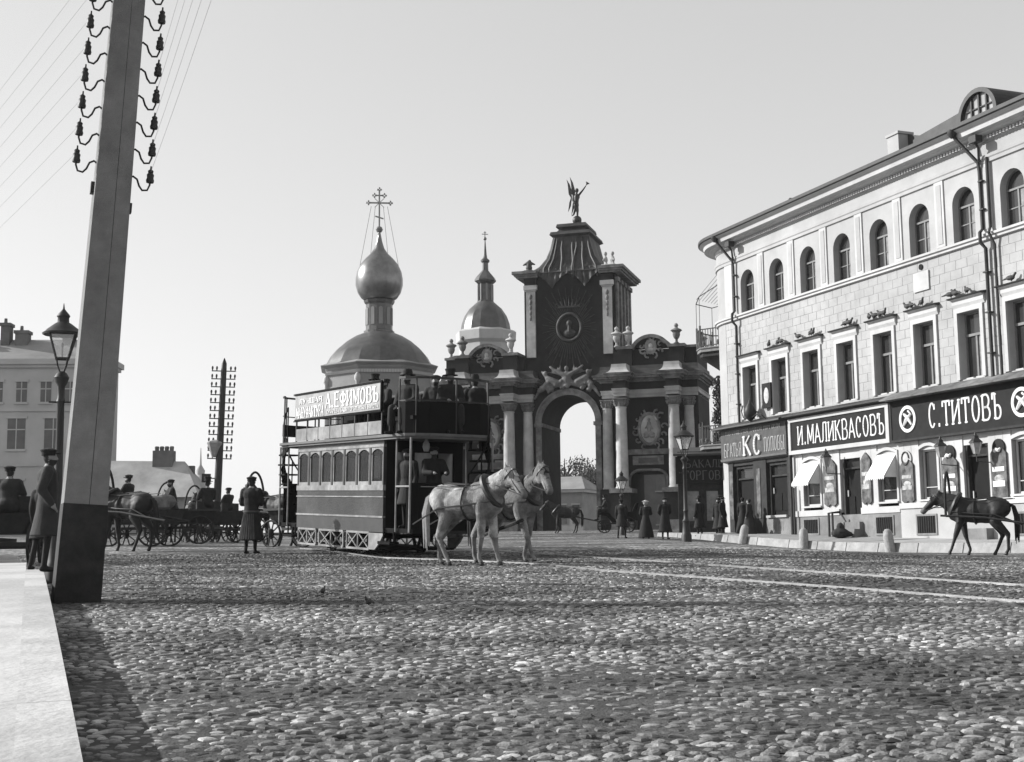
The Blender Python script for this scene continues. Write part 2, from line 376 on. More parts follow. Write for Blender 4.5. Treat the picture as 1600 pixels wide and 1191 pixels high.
# tram rails, laid into the cobbles
M_RAIL = mat('worn_steel_rail', .55, .28, .15, 3, metal=.8, spec=.6)
def rail(pix, label):
    P = [hit(*p) for p in pix]; m = MB(); W = []
    for i in range(len(P)-1):
        n = max(2, int((P[i+1]-P[i]).length/.5))
        for k in range(n):
            q = P[i].lerp(P[i+1], k/n); W.append(Vector((q.x, q.y, G(q.x, q.y)+.008)))
    for i in range(len(W)-1): m.bar(W[i], W[i+1]+(W[i+1]-W[i])*.02, .055, .05)
    o = m.build('tram_rail', M_RAIL); tag(o, label, 'rail', 'rails of the horse tramway'); return o
rail([(470, 858), (600, 873), (720, 877), (845, 883), (940, 893), (1200, 912), (1600, 943), (1900, 965)], 'bright steel tram rail running under the wheels on the horses\' near side')
rail([(640, 856), (760, 861), (870, 868.5), (1050, 880), (1235, 893), (1600, 917), (1900, 937)], 'steel tram rail on the far side of the track, towards the shops')
# ================================================================== corner building with shops
BX, BY, BA = 10.9846, 58.7642, .3667
BROT = -(math.pi/2-BA)
M_PLAST = mat('pale_plaster', .37, .85, .10, 1.2, .2, 40, stain=.14)
M_BLOCK = mat('pale_ashlar', .36, .85, .12, 1.5, .2, 30, stain=.14)
M_TRIM = mat('white_trim', .46, .8, .10, 2, .1, 30, stain=.12)
M_GLASS = mat('window_glass', .03, .1, .3, .8, spec=.5)
M_CURT = mat('curtained_glass', .20, .15, .45, 3, spec=.4)
M_SASH = mat('grey_sash_paint', .16, .6, .2, 4)
M_TIN = mat('dark_tin_roof', .03, .6, .4, 3, spec=.4)
M_PIPE = mat('dark_downpipe', .035, .6, .3, 5)
M_SIGN = mat('dark_sign_paint', .014, .7, .35, 3, spec=.15)
M_LETT = mat('pale_sign_letters', .62, .7, .12, 5)
M_SHOP = mat('brown_shopfront_wood', .034, .75, .35, 4, spec=.15)
M_PLIN = mat('grey_plinth_stone', .2, .85, .2, 3, .3, 30, stain=.25)
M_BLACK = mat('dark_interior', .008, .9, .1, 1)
M_POST = mat('painted_goods_board', .09, .7, .9, 3.5)
bld = thing('corner_building', 'long pale three-storey corner building with arched top windows and shops below', 'building', (BX, BY, 0), BROT)
bframe = Matrix.Translation((BX, BY, 0)) @ Matrix.Rotation(BROT, 4, 'Z')
def bw(t, o, z): return bframe @ Vector((t, -o, z))
def bthing(name, label, cat, t, o, z, group=None):
    return thing(name, label, cat, bw(t, o, z), BROT, group)
H = CZ
T1 = 24.
def path(turn=100, back=12):                # plan of the wall: straight front, round corner, side
    P = [(T1, 0., 0., -1.), (-2.6, 0., 0., -1.)]; R = 2.5
    for i in range(1, 15):
        a = math.radians(turn)*i/14; P.append((-2.6-R*math.sin(a), R-R*math.cos(a), -math.sin(a), -math.cos(a)))
    x, y, nx_, ny_ = P[-1]; P.append((x-ny_*-1*0+(-ny_)*-back*0+(-math.cos(math.radians(turn)))*back, y+math.sin(math.radians(turn))*back, nx_, ny_)); return P
BP = path()
def sweep(prof, name, m, parent, P=None, smooth=True):
    P = P or BP; mb = MB(); k = len(prof)
    for x, y, nx_, ny_ in P: mb.v += [(x+nx_*o, y+ny_*o, z) for o, z in prof]
    mb.f = [(i*k+j, i*k+j+1, (i+1)*k+j+1, (i+1)*k+j) for i in range(len(P)-1) for j in range(k-1)]
    return mb.build(name, m, parent, smooth, .5)
CORN = BP[1:]                                # corner and side only
# --- plain walls of corner and side
sweep([(0, -1.5), (0, 13.1+H)], 'corner_wall', M_PLAST, bld, CORN)
# --- upper storey with arched openings
NW = 10
cs = [2.44*k-.575 for k in range(NW)]
zl, zs, zt = 10.60+H, 11.95+H, 13.1+H; r = .575
for k, c in enumerate(cs):
    m = MB(); l = c-1.22 if k else -2.6; rr_ = c+1.22
    if k == NW-1: rr_ = T1
    m.box(l, c-r, 0, .42, zl, zt); m.box(c+r, rr_, 0, .42, zl, zt)
    pa = [(c-r*math.cos(math.pi*i/12), zs+r*math.sin(math.pi*i/12)) for i in range(13)]
    for i in range(12): m.prism([pa[i], pa[i+1], (pa[i+1][0], zt), (pa[i][0], zt)], 0, .42)
    m.build('wall_bay', M_PLAST, bld)
    # raised panel strip between the windows
    if k < NW-1:
        q = MB(); x0, x1 = c+.98, c+1.46
        q.box(x0, x1, -.05, 0, zl, zt-.04); q.build('pilaster', M_TRIM, bld)
        q = MB(); q.box(x0+.11, x1-.11, -.07, -.05, zl+.12, zt-.2); q.build('pilaster_panel', M_PLAST, bld)
q = MB(); q.box(-2.5, -1.85, -.05, 0, zl, zt-.04); q.build('pilaster', M_TRIM, bld)
# dark rooms behind
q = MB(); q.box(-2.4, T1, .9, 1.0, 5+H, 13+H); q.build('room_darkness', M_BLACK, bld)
# --- windows: prototype and copies
def arched_window(c):
    y0, y1 = .27, .33; m = MB(); w = .06
    pa = lambda rad: [(rad*math.cos(math.pi*i/14)*-1, zs+rad*math.sin(math.pi*i/14)) for i in range(15)]
    o_, i_ = pa(r), pa(r-w)
    for i in range(14): m.prism([o_[i], o_[i+1], i_[i+1], i_[i]], y0, y1)
    m.box(-r, -r+w, y0, y1, zl, zs); m.box(r-w, r, y0, y1, zl, zs); m.box(-r+w, r-w, y0, y1, zl, zl+.07)
    m.box(-r+w, r-w, y0-.02, y1, zs-.10, zs-.03); m.box(-.035, .035, y0-.01, y1, zl+.07, zs-.10)
    m.box(-r+w, -.035, y0+.01, y1, zl+.62, zl+.66); m.box(.035, r-w, y0+.01, y1, zl+.62, zl+.66)
    f = m.build('window', M_SASH, bld); f.location = (c, 0, 0)
    for a, b in ((-r+w, -.035), (.035, r-w)):
        g = MB(); g.box(a, b, y0+.035, y0+.045, zl+.07, zs-.10); g.build('pane', M_GLASS if a < 0 else M_CURT, f)
    g = MB(); g.prism([(x, z) for x, z in pa(r-w)]+[(r-w, zs-.03), (-r+w, zs-.03)], y0+.035, y0+.045); g.build('pane', M_GLASS, f)
    g = MB(); g.box(-.5, -.1, .12, .27, zl, zl+.05); g.box(.02, .5, .12, .27, zl, zl+.05); g.build('sill', M_TRIM, f)
    return f
w0 = arched_window(cs[0])
for c in cs[1:]: k = copy_tree(w0, bld); k.location.x = c
zb2, zt2 = 5.70+H, 8.07+H
def tall_window(c):
    y0, y1 = .28, .34; m = MB(); w = .07
    m.box(-r, -r+w, y0, y1, zb2, zt2); m.box(r-w, r, y0, y1, zb2, zt2); m.box(-r+w, r-w, y0, y1, zt2-w, zt2); m.box(-r+w, r-w, y0, y1, zb2, zb2+.07)
    zm = zt2-.85; m.box(-r+w, r-w, y0-.03, y1, zm, zm+.09); m.box(-.04, .04, y0-.015, y1, zb2+.07, zm)
    f = m.build('window', M_SASH, bld); f.location = (c, 0, 0)
    for a, b, z0, z1 in ((-r+w, -.04, zb2+.07, zm), (.04, r-w, zb2+.07, zm), (-r+w, r-w, zm+.09, zt2-w)):
        g = MB(); g.box(a, b, y0+.035, y0+.045, z0, z1); g.build('pane', M_CURT if a > 0 else M_GLASS, f)
    g = MB(); g.box(-.5, -.1, .12, .28, zb2, zb2+.06); g.box(.04, .5, .12, .28, zb2, zb2+.06); g.build('sill', M_TRIM, f)
    # white surround and hood belong to the window
    g = MB(); a = .16; g.box(-r-a, -r, -.06, .02, zb2, zt2); g.box(r, r+a, -.06, .02, zb2, zt2); g.box(-r-a, r+a, -.06, .02, zt2, zt2+.17); g.build('surround', M_TRIM, f)
    g = MB(); g.prism([(-.02, zt2+.17), (-.08, zt2+.30), (-.08, zt2+.44), (-.17, zt2+.50), (.02, zt2+.50), (.02, zt2+.17)], -r-.22, r+.26, 'x'); g.build('frieze', M_TRIM, f)
    g = MB(); g.prism([(-.24, zt2+.515), (-.26, zt2+.55), (.02, zt2+.60), (.02, zt2+.50), (-.22, zt2+.50)], -r-.28, r+.32, 'x'); g.build('hood', M_TIN, f)
    return f
w0 = tall_window(cs[0])
for c in cs[1:]: k = copy_tree(w0, bld); k.location.x = c
# --- middle storey: core wall and ashlar blocks
for k, c in enumerate(cs):
    m = MB(); l = c-1.22 if k else -2.6; rr_ = c+1.22 if k < NW-1 else T1
    m.box(l, c-r, .02, .42, 3.64+H, 10.4+H); m.box(c+r, rr_, .02, .42, 3.64+H, 10.4+H)
    m.box(c-r, c+r, .02, .42, zt2, 10.4+H); m.box(c-r, c+r, .02, .42, 3.64+H, zb2); m.build('wall_core', M_PLAST, bld)
bh, bwid = .335, .60; cands = []
zrow = 5.3+H; j = 0
while zrow+bh < 10.40+H+.01:
    z1 = zrow+bh-.008
    gaps = [(-2.6, T1)]
    def cut(gs, a, b): return [p for g in gs for p in ((g[0], min(g[1], a)), (max(g[0], b), g[1])) if p[1]-p[0] > .06]
    for c in cs:
        if zrow < zt2+.17 and z1 > zb2: gaps = cut(gaps, c-r-.165, c+r+.165)
        elif zrow < zt2+.56 and z1 > zt2+.17: gaps = cut(gaps, c-r-.29, c+r+.33)
    for a, b in gaps:
        x = math.floor((a-(j % 2)*bwid/2)/bwid)*bwid+(j % 2)*bwid/2
        while x < b:
            p, q = max(a, x), min(b, x+bwid)-.008
            if q-p > .05: cands.append((p, q, zrow, z1))
            x += bwid
    zrow += bh; j += 1
cands.sort(key=lambda b: abs((b[0]+b[1])/2-10.5)); ublk = {}
def blk_mesh(w, h):
    key = (round(w, 3), round(h, 3))
    if key not in ublk:
        m = MB(); e = .008; m.add([(0,0,0),(w,0,0),(w,0,h),(0,0,h),(e,-.009,e),(w-e,-.009,e),(w-e,-.009,h-e),(e,-.009,h-e)], [(4,5,6,7),(0,1,5,4),(1,2,6,5),(2,3,7,6),(3,0,4,7)])
        me = m.mesh('stone_block'); me.materials.append(M_BLOCK); ublk[key] = me
    return ublk[key]
mass = MB()
for i, (p, q, z0, z1) in enumerate(cands):
    dy = .02+random.uniform(-.004, .002)
    if i < 300:
        o = bpy.data.objects.new('stone_block', blk_mesh(q-p, z1-z0)); COL.objects.link(o); o.location = (p, dy, z0); o.parent = bld
    else:
        w, h = q-p, z1-z0; e = .008
        mass.add([(p+x, dy+y, z0+z) for x, y, z in [(0,0,0),(w,0,0),(w,0,h),(0,0,h),(e,-.009,e),(w-e,-.009,e),(w-e,-.009,h-e),(e,-.009,h-e)]], [(4,5,6,7),(0,1,5,4),(1,2,6,5),(2,3,7,6),(3,0,4,7)])
tag(mass.build('stone_blocks', M_BLOCK, bld), kind='stuff')
# --- string course, frieze, cornice, roof, all carried round the corner
sweep([(0, 10.34+H), (.10, 10.36+H), (.10, 10.44+H), (.17, 10.47+H), (.17, 10.55+H), (0, 10.61+H)], 'string_course', M_TRIM, bld)
sweep([(0, 13.02+H), (.07, 13.04+H), (.07, 13.16+H), (.10, 13.2+H), (.10, 13.3+H), (.02, 13.33+H), (.02, 13.72+H), (.06, 13.74+H), (.06, 13.78+H)], 'frieze', M_PLAST, bld)
sweep([(.06, 13.78+H), (.09, 13.92+H), (.34, 13.97+H), (.36, 14.02+H), (.58, 14.05+H), (.62, 14.22+H), (.70, 14.25+H), (.80, 14.30+H)], 'cornice', M_TRIM, bld)
sweep([(.80, 14.30+H), (.86, 14.34+H), (.86, 14.47+H), (.5, 14.56+H), (-.2, 14.68+H), (-5.2, 15.9+H)], 'roof', M_TIN, bld)
dn = MB(); x = -2.6
while x < T1: dn.box(x, x+.09, -.20, -.06, 13.80+H, 13.91+H); x += .16
tag(dn.build('dentils', M_TRIM, bld), kind='stuff')
# dormer, chimney, parapet bits
dm = MB(); cx, rad = 14.98, 1.0; zc = 14.85+H
arc = [(cx-rad*math.cos(math.pi*i/16), zc+rad*math.sin(math.pi*i/16)) for i in range(17)]; arci = [(cx-(rad-.16)*math.cos(math.pi*i/16), zc+(rad-.16)*math.sin(math.pi*i/16)) for i in range(17)]
for i in range(16): dm.prism([arc[i], arc[i+1], arci[i+1], arci[i]], .02, 3.2)
dorm = dm.build('dormer', M_TIN, bld)
g = MB(); g.prism(arci, .2, .24); g.build('pane', mat('dormer_glass', .3, .15, .2, 1, spec=.6), dorm)
g = MB()
for x in (-.38, 0, .38): g.box(cx+x-.035, cx+x+.035, .12, .2, zc, zc+math.sqrt((rad-.16)**2-x*x))
g.box(cx-.7, cx+.7, .14, .2, zc+.3, zc+.34); g.build('glazing_bars', M_PIPE, dorm)
g = MB(); g.box(9.42, 10.1, .45, 1.1, 14.6+H, 15.75+H); g.box(9.37, 10.15, .4, 1.15, 15.75+H, 15.85+H); g.build('chimney', M_PLAST, bld)
g = MB(); g.prism([(10.1, 14.7+H), (10.1, 15.75+H), (10.8, 15.5+H), (14.2, 15.75+H), (14.2, 14.7+H)], .9, 1.3); g.build('roof_ridge', M_TIN, bld)
g = MB(); g.box(17.2, 18.4, 1.2, 2.0, 15+H, 16.6+H); g.box(17.1, 18.5, 1.1, 2.1, 16.6+H, 16.72+H); g.build('chimney', M_TIN, bld)
# downpipes with their funnels
def pipe(t, z0, extra=None):
    m = MB(); zt_ = 14.2+H
    m.tube([(t-.55, -.72, zt_+.1), (t-.5, -.66, zt_-.15), (t, -.16, 13.1+H), (t, -.12, 12.8+H), (t, -.12, 10.75+H), (t+.06, -.3, 10.6+H), (t+.06, -.3, 10.25+H), (t+.1, -.12, 10.05+H), (t+.1, -.12, z0)], .062, 8)
    m.lathe([(.06, -.12), (.17, .02), (.17, .16)], 10, (t-.55, -.74, zt_))
    m.tube([(t+.28, -.5, 13.75+H), (t+.22, -.3, 13.55+H), (t+.05, -.16, 13.12+H)], .045, 8); m.box(t+.1, t+.45, -.6, -.3, 13.7+H, 13.94+H)
    for z in (6.4, 7.8, 9.2, 11.4, 12.4): m.box(t-.03, t+.17, -.2, .0, z+H, z+.05+H)
    return m.build('downpipe', M_PIPE, bld, True)
pipe(-1.55, 5.4+H)
p2 = pipe(15.12, 5.35+H)
g = MB(); g.tube([(15.5, -.12, 13.2+H), (15.5, -.12, 10.75+H), (15.62, -.3, 10.5+H), (15.66, -.12, 10.1+H), (15.66, -.12, 5.35+H)], .05, 8); g.build('downpipe', M_PIPE, bld, True)
# small white wall plaque and its ventilator hole
g = MB(); g.box(11.18, 12.06, -.05, .01, 9.24+H, 9.95+H); g.build('wall_plaque', M_TRIM, bld)
g = MB(); g.lathe([(.0, 0), (.11, 0), (.11, .03)], 12, (0, 0, 0)); o = g.build('vent_hole', M_BLACK, bld); o.location = (11.62, 0, 10.14+H); o.rotation_euler = (math.pi/2, 0, 0)
# --- ground storey
for a, b in ((2.65, 3.4), (4.75, 6.05), (7.42, 8.5), (9.75, 11.0), (12.1, 13.4), (14.68, 15.8), (17.2, T1)):
    n = max(1, round((b-a)/.42)); wv = (b-a)/n
    for i in range(n): g = MB(); g.box(a+i*wv+.006, a+(i+1)*wv-.006, -.04, .3, (1.28 if a < 9.8 else 1.5)+H, 3.95+H); g.build('wall_panel', M_TRIM, bld)
g = MB(); g.box(2.62, T1, .0, .35, 3.4+H, 3.98+H); g.build('wall_core', M_TRIM, bld)
g = MB(); g.box(2.62, 9.88, -.08, .4, -1+H, 1.18+H); g.build('plinth', M_PLIN, bld)
g = MB(); g.box(9.88, T1, -.10, .4, -1.5+H, 1.3+H); g.build('plinth', M_PLAST, bld)
g = MB(); g.box(9.88, T1, -.16, .0, 1.3+H, 1.5+H); g.build('plinth_cap', M_TRIM, bld)
g = MB(); g.box(2.62, 6.0, -.12, .0, 1.18+H, 1.42+H); g.box(7.45, 9.86, -.12, .0, 1.18+H, 1.42+H); g.build('plinth_cap', M_TRIM, bld)
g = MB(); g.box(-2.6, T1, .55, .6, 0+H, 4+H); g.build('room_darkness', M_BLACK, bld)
def shop_window(a, b, z0, z1, arch=.12):
    m = MB(); w = .08; c = (a+b)/2
    m.box(a, a+w, .1, .2, z0+H, z1+H); m.box(b-w, b, .1, .2, z0+H, z1+H); m.box(a+w, b-w, .1, .2, z0+H, z0+w+H); m.box(a+w, b-w, .1, .2, z1-w+H, z1+H)
    m.box(a+w, b-w, .1, .18, z0+.42+H, z0+.45+H)
    f = m.build('shop_window', M_TRIM, bld)
    g = MB(); g.box(a+w, b-w, .14, .15, z0+w+H, z1-w+H); g.build('pane', M_GLASS, f)
    g = MB(); pa = [(a+(b-a)*i/8, z1+H+arch*math.sin(math.pi*i/8)) for i in range(9)]
    for i in range(8): g.prism([pa[i], pa[i+1], (pa[i+1][0], pa[i+1][1]+.12), (pa[i][0], pa[i][1]+.12)], -.09, -.042)
    g.box(a-.11, a, -.09, -.042, z0+H, z1+.1+H); g.box(b, b+.11, -.09, -.042, z0+H, z1+.1+H); g.build('surround', M_TRIM, f)
    g = MB(); g.box(a-.1, b+.1, -.16, .1, z0-.07+H, z0+H); g.build('sill', M_TRIM, f); return f
for a, b in ((3.48, 4.68), (8.56, 9.7), (11.06, 12.04), (15.86, 17.14)): shop_window(a, b, 1.6, 3.42)
def shop_door(a, b, z0, z1, m_, nm='door'):
    m = MB(); m.box(a, a+.12, .05, .3, z0+H, z1+H); m.box(b-.12, b, .05, .3, z0+H, z1+H); m.box(a+.12, b-.12, .05, .3, z1-.12+H, z1+H); m.box(a+.12, b-.12, .1, .3, z1-.62+H, z1-.55+H)
    f = m.build('door_frame', m_, bld); g = MB(); g.box(a+.12, b-.12, .2, .26, z0+H, z1-.62+H)
    for x0, x1 in ((a+.2, (a+b)/2-.05), ((a+b)/2+.05, b-.2)): g.box(x0, x1, .17, .2, z0+.25+H, z0+1.0+H)
    g.build('door', mat('near_black_door', .009, .75, .3, 4, spec=.12), f); g = MB(); g.box(a+.12, b-.12, .2, .21, z1-.55+H, z1-.12+H); g.build('pane', M_GLASS, f)
    g = MB(); g.box(a+.2, a+.24, .12, .17, z0+1.0+H, z0+1.25+H); g.build('door_handle', M_TRIM, f); return f
shop_door(6.1, 7.4, .9, 3.6, M_SHOP); shop_door(13.42, 14.66, .55, 3.6, M_SHOP)
g = MB(); g.box(6.0, 7.5, -.5, .1, .2+H, .6+H); g.box(6.0, 7.5, -.25, .1, .6+H, .88+H); g.build('door_step', M_PLIN, bld)
g = MB(); g.box(13.3, 14.8, -.4, .1, .0+H, .5+H); g.build('door_step', M_PLIN, bld)
for a, b, z0, z1 in ((1.0, 2.0, .62, 1.03), (3.46, 4.47, .48, 1.04), (8.37, 9.38, .41, 1.02), (10.85, 11.87, .38, 1.0), (15.9, 17, .3, .95)):
    m = MB(); yy = -.115 if a > 9.9 else -.095; e = .07
    for p in ((a-e, b+e, z0-e, z0), (a-e, b+e, z1, z1+e), (a-e, a, z0, z1), (b, b+e, z0, z1)): m.box(p[0], p[1], yy-.02, yy+.04, p[2]+H, p[3]+H)
    f = m.build('basement_window', M_PLIN, bld); g = MB(); g.box(a, b, yy, yy+.02, z0+H, z1+H); g.build('pane', M_BLACK, f)
    g = MB()
    for i in range(1, 8): g.bar((a+(b-a)*i/8, yy-.02, z0+H), (a+(b-a)*i/8, yy-.02, z1+H), .018)
    g.build('grille', M_DARK, f)
# tea shop front at the corner, dark wood
g = MB(); g.box(-2.6, -2.2, -.10, .3, .4+H, 3.95+H); g.box(-.42, .62, -.10, .3, .4+H, 3.95+H); g.box(2.3, 2.6, -.10, .3, .4+H, 3.95+H); g.box(-2.2, 2.3, -.06, .3, 3.62+H, 3.95+H); g.build('shopfront', M_SHOP, bld)
g = MB(); g.prism([(-.02, 3.78+H), (-.3, 3.86+H), (-.34, 3.95+H), (-.02, 3.98+H)], -2.9, 2.62, 'x'); g.build('shopfront_cornice', M_SASH, bld)
shop_door(-2.18, -.44, .6, 3.6, M_SHOP); f = shop_door(.64, 2.28, 1.25, 3.6, M_SHOP)
g = MB(); g.box(.55, 2.6, -.12, .3, -1+H, 1.2+H); g.build('plinth', M_PLIN, bld)
g = MB(); g.box(.7, 2.3, -.22, -.1, 1.2+H, 1.3+H); g.build('window_ledge', M_PLAST, bld)
for x0 in (-2.5, -.15):
    g = MB(); g.box(x0, x0+.3, -.13, -.1, 1.2+H, 3.4+H); g.build('painted_panel', M_POST, bld)
# --- signs
sg = bthing('shop_sign', 'dark shop signboard lettered С. ТИТОВЪ between two round white emblems', 'sign', 13.2, .1, 3.8+H)
g = MB(); g.box(-3.42, 4.6, -.14, .06, .05, 1.52); board = g.build('board', M_SIGN, sg)
g = MB(); g.box(-3.5, 4.7, -.2, .06, -.03, .05); g.box(-3.5, -3.42, -.17, .06, .05, 1.52); g.build('moulding', M_SHOP, sg)
g = MB(); g.prism([(.08, 1.86), (-.55, 1.58), (-.55, 1.53), (.08, 1.53)], -3.6, 4.8, 'x'); g.build('canopy', mat('weathered_tin_canopy', .16, .7, .5, 2.5, stain=.4), sg)
lettering('lettering', 'С.ТИТОВЪ', M_LETT, sg, 3.7, .86, (.6, -.135, .78), fat=.15)
for cx in (-2.45, 3.45):
    g = MB()
    for i in range(28):
        a, b = 2*math.pi*i/28, 2*math.pi*(i+1)/28; q = lambda t, rr: (cx+rr*math.cos(t)*.95, .78+rr*math.sin(t)*1.0)
        g.prism([q(a, .50), q(b, .50), q(b, .38), q(a, .38)], -.18, -.14)
    g.tube([(cx-.24, -.16, .55), (cx-.05, -.16, .75), (cx+.2, -.16, .95), (cx+.05, -.16, 1.08)], [.05, .09, .06, .05], 6); g.tube([(cx+.22, -.16, .55), (cx+.05, -.16, .8), (cx-.2, -.16, .98)], [.04, .08, .05], 6)
    g.build('emblem', M_LETT, sg)
sg = bthing('shop_sign', 'dark signboard lettered И. МАЛИКВАСОВЪ in a broad white frame', 'sign', 6.17, .12, 3.8+H)
g = MB(); g.box(-3.25, 3.25, -.10, .06, .16, 1.36); g.build('board', M_SIGN, sg)
g = MB(); g.box(-3.42, 3.45, -.15, .06, .0, .16); g.box(-3.42, 3.45, -.15, .06, 1.36, 1.5); g.box(-3.42, -3.25, -.15, .06, .16, 1.36); g.box(3.25, 3.45, -.15, .06, .16, 1.36); g.build('frame', M_TRIM, sg)
g = MB(); g.prism([(.08, 1.80), (-.4, 1.64), (-.4, 1.59), (.08, 1.56)], -3.5, 3.55, 'x'); g.box(-3.42, 3.4, -.08, .05, 1.5, 1.57); g.build('canopy', M_TIN, sg)
lettering('lettering', 'И.МАЛИКВАСОВЪ', M_LETT, sg, 5.85, .78, (.18, -.10, .76), fat=.14)
sg = bthing('shop_sign', 'brown tea-shop signboard with large initials КС between smaller letters', 'sign', -.25, .1, 3.9+H)
g = MB(); g.box(-2.75, 2.75, -.12, .08, .02, 1.42); g.build('board', mat('brown_sign_paint', .055, .6, .4, 3), sg)
g = MB(); g.prism([(.1, 1.72), (-.5, 1.5), (-.52, 1.43), (.1, 1.43)], -3.0, 2.82, 'x'); g.build('canopy', M_TIN, sg)
M_LET2 = mat('dull_sign_letters', .30, .6, .25, 5)
lettering('lettering', 'КС', mat('raised_initials', .5, .5, .2, 4), sg, 1.45, .86, (.05, -.115, .56), depth=.08, gap=.4)
lettering('lettering', 'БРАТЬЯ', M_LET2, sg, 1.5, .60, (-1.68, -.12, .46))
lettering('lettering', 'ПОПОВЫ', M_LET2, sg, 1.6, .60, (1.82, -.12, .50))
lettering('lettering', 'ТОВАРИЩЕСТВО ЧАЙНОЙ ТОРГОВЛИ', M_LET2, sg, 4.6, .17, (0, -.12, 1.24))
# awnings
M_AWN = mat('white_awning_canvas', .62, .85, .08, 4)
for a, b, lb in ((3.46, 4.7, 'white canvas awning beside the dark downpipes, letters on its slope'), (8.55, 9.72, 'white canvas awning next to the framed white signboard\'s far lower corner')):
    lb = 'small white scalloped canvas awning ' + ('nearest the tea shop' if a < 5 else 'beside the round number plate')
    aw = bthing('awning', lb, 'awning', a, 0, 3.4+H, 'awnings over the shop windows'); w = b-a
    g = MB(); n = 6
    g.add([(0, -.06, 0), (w, -.06, 0), (w, -.66, -.86), (0, -.66, -.86), (0, -.045, -.02), (w, -.045, -.02), (w, -.645, -.88), (0, -.645, -.88)], [(0,1,2,3),(7,6,5,4),(0,4,5,1),(1,5,6,2),(2,6,7,3),(3,7,4,0)]); g.build('canvas', M_AWN, aw)
    g = MB(); g.add([(w-.004, -.05, -.05), (w-.004, -.63, -.9), (w-.004, -.05, -.9), (w-.016, -.05, -.05), (w-.016, -.63, -.9), (w-.016, -.05, -.9)], [(0,1,2),(5,4,3),(0,3,4,1),(1,4,5,2),(2,5,3,0)]); g.build('side_cloth', M_AWN, aw)
    g = MB()
    for i in range(10):
        x0, x1 = w*i/10, w*(i+1)/10; xm = (x0+x1)/2; g.prism([(x0, -.87), (x1, -.87), (x1, -.92), (xm, -1.0), (x0, -.92)], -.66, -.648)
    g.build('scalloped_valance', M_AWN, aw)
    g = MB(); g.bar((.0, -.64, -.885), (w, -.64, -.885), .025); g.bar((.01, -.04, -.9), (.01, -.64, -.9), .02); g.build('rod', M_DARK, aw)
# goods boards and plates on the shop wall
for t0, t1, z0, z1, lb in ((5.0, 5.85, 1.65, 3.2, 'dark painted goods board with scalloped foot beside the shop door\'s far jamb'), (7.55, 8.15, 1.65, 3.25, 'narrow painted goods board between the shop door and an awning'), (10.0, 10.72, 1.6, 2.9, 'painted goods board under the round number plate'),
                          (12.3, 13.15, 1.4, 2.85, 'painted poster board with white stripes below a round emblem, under the bracket lantern'), (14.85, 15.6, 1.4, 3.0, 'tall painted poster board with white stripes between the last door and window')):
    o = bthing('goods_board', lb, 'board', t0, .05, z0+H); w = t1-t0; h = z1-z0
    g = MB(); g.box(0, w, -.07, .01, 0, h); g.prism([(0, h), (w, h), (w*.8, h+.16), (w*.5, h+.3), (w*.2, h+.16)], -.07, .01); g.prism([(0, 0), (w*.25, -.12), (w*.5, -.02), (w*.75, -.12), (w, 0)], -.07, .01); g.build('panel', M_POST, o)
    g = MB()
    for zz, hh in ((.62, .16), (.3, .2)): g = MB(); g.box(w*.12, w*.88, -.085, -.07, h*zz, h*zz+hh*h*.6); g.build('painted_stripe', M_LETT if t0 > 12 else mat('grey_stripe', .3, .7, .6, 6), o)
    g = MB(); g.ell((w/2, -.07, h*.47), (w*.3, .02, h*.08), 10); g.build('painted_loaf', mat('grey_stripe', .3, .7, .6, 6), o)
for t, z, lb, v in ((12.74, 3.17, 'round dark and white emblem plate by the bracket lantern', .3), (15.24, 3.19, 'round dark and white emblem plate above the tall poster board', .3), (10.32, 3.15, 'round ring-shaped number plate on the white wall', .3)):
    o = bthing('emblem_plate', lb, 'sign', t, .05, z+H, 'round plates on the shop wall')
    g = MB(); g.lathe([(0, .0), (.30, .0), (.30, .05), (.0, .09)], 20, (0, 0, 0)); p = g.build('disc', M_SIGN if t > 11 else M_TRIM, o, True); p.rotation_euler = (math.pi/2, 0, 0)
    g = MB(); g.tube([(-.14, -.1, -.12), (-.02, -.12, -.06), (.1, -.12, -.1), (.16, -.1, -.02)], [.05, .07, .06, .03], 6) if t > 11 else g.tube([(.2*math.cos(a*.5), -.075, .24*math.sin(a*.5)) for a in range(13)], .03, 6); g.build('device', M_LETT if t > 11 else M_DARK, o)
# lanterns on brackets
def wall_lantern(t, o_, z, lb, bracket=True):
    o = bthing('wall_lantern', lb, 'lantern', t, o_, z+H, 'lanterns over the shop doors')
    g = MB(); g.lathe([(.09, -.3), (.10, -.28), (.2, .08), (.19, .08), (.09, -.28)], 6, (0, 0, 0)); 
    for i in range(6): a = math.pi*i/3; g.bar((.09*math.cos(a), .09*math.sin(a), -.29), (.2*math.cos(a), .2*math.sin(a), .09), .02)
    g.build('lantern_glass', mat('lantern_glass', .25, .2, .3, 6, spec=.5), o)
    g = MB(); g.lathe([(.24, .08), (.22, .12), (.1, .24), (.1, .3), (.05, .34), (.02, .44)], 6, (0, 0, 0)); g.build('lantern_cap', M_DARK, o)
    g = MB(); g.tube([(0, 0, -.3), (0, 0, -.55), (.1, .3, -.58), (.1, o_, -.58)], .02, 6); g.build('bracket', M_DARK, o)
wall_lantern(13.05, .7, 3.3, 'six-sided lantern on an iron bracket beside a round emblem')
wall_lantern(14.75, .6, 3.3, 'six-sided lantern on a bracket over the last shop door')
wall_lantern(5.95, .6, 3.4, 'six-sided dark lantern beside the awning next to the tea shop')
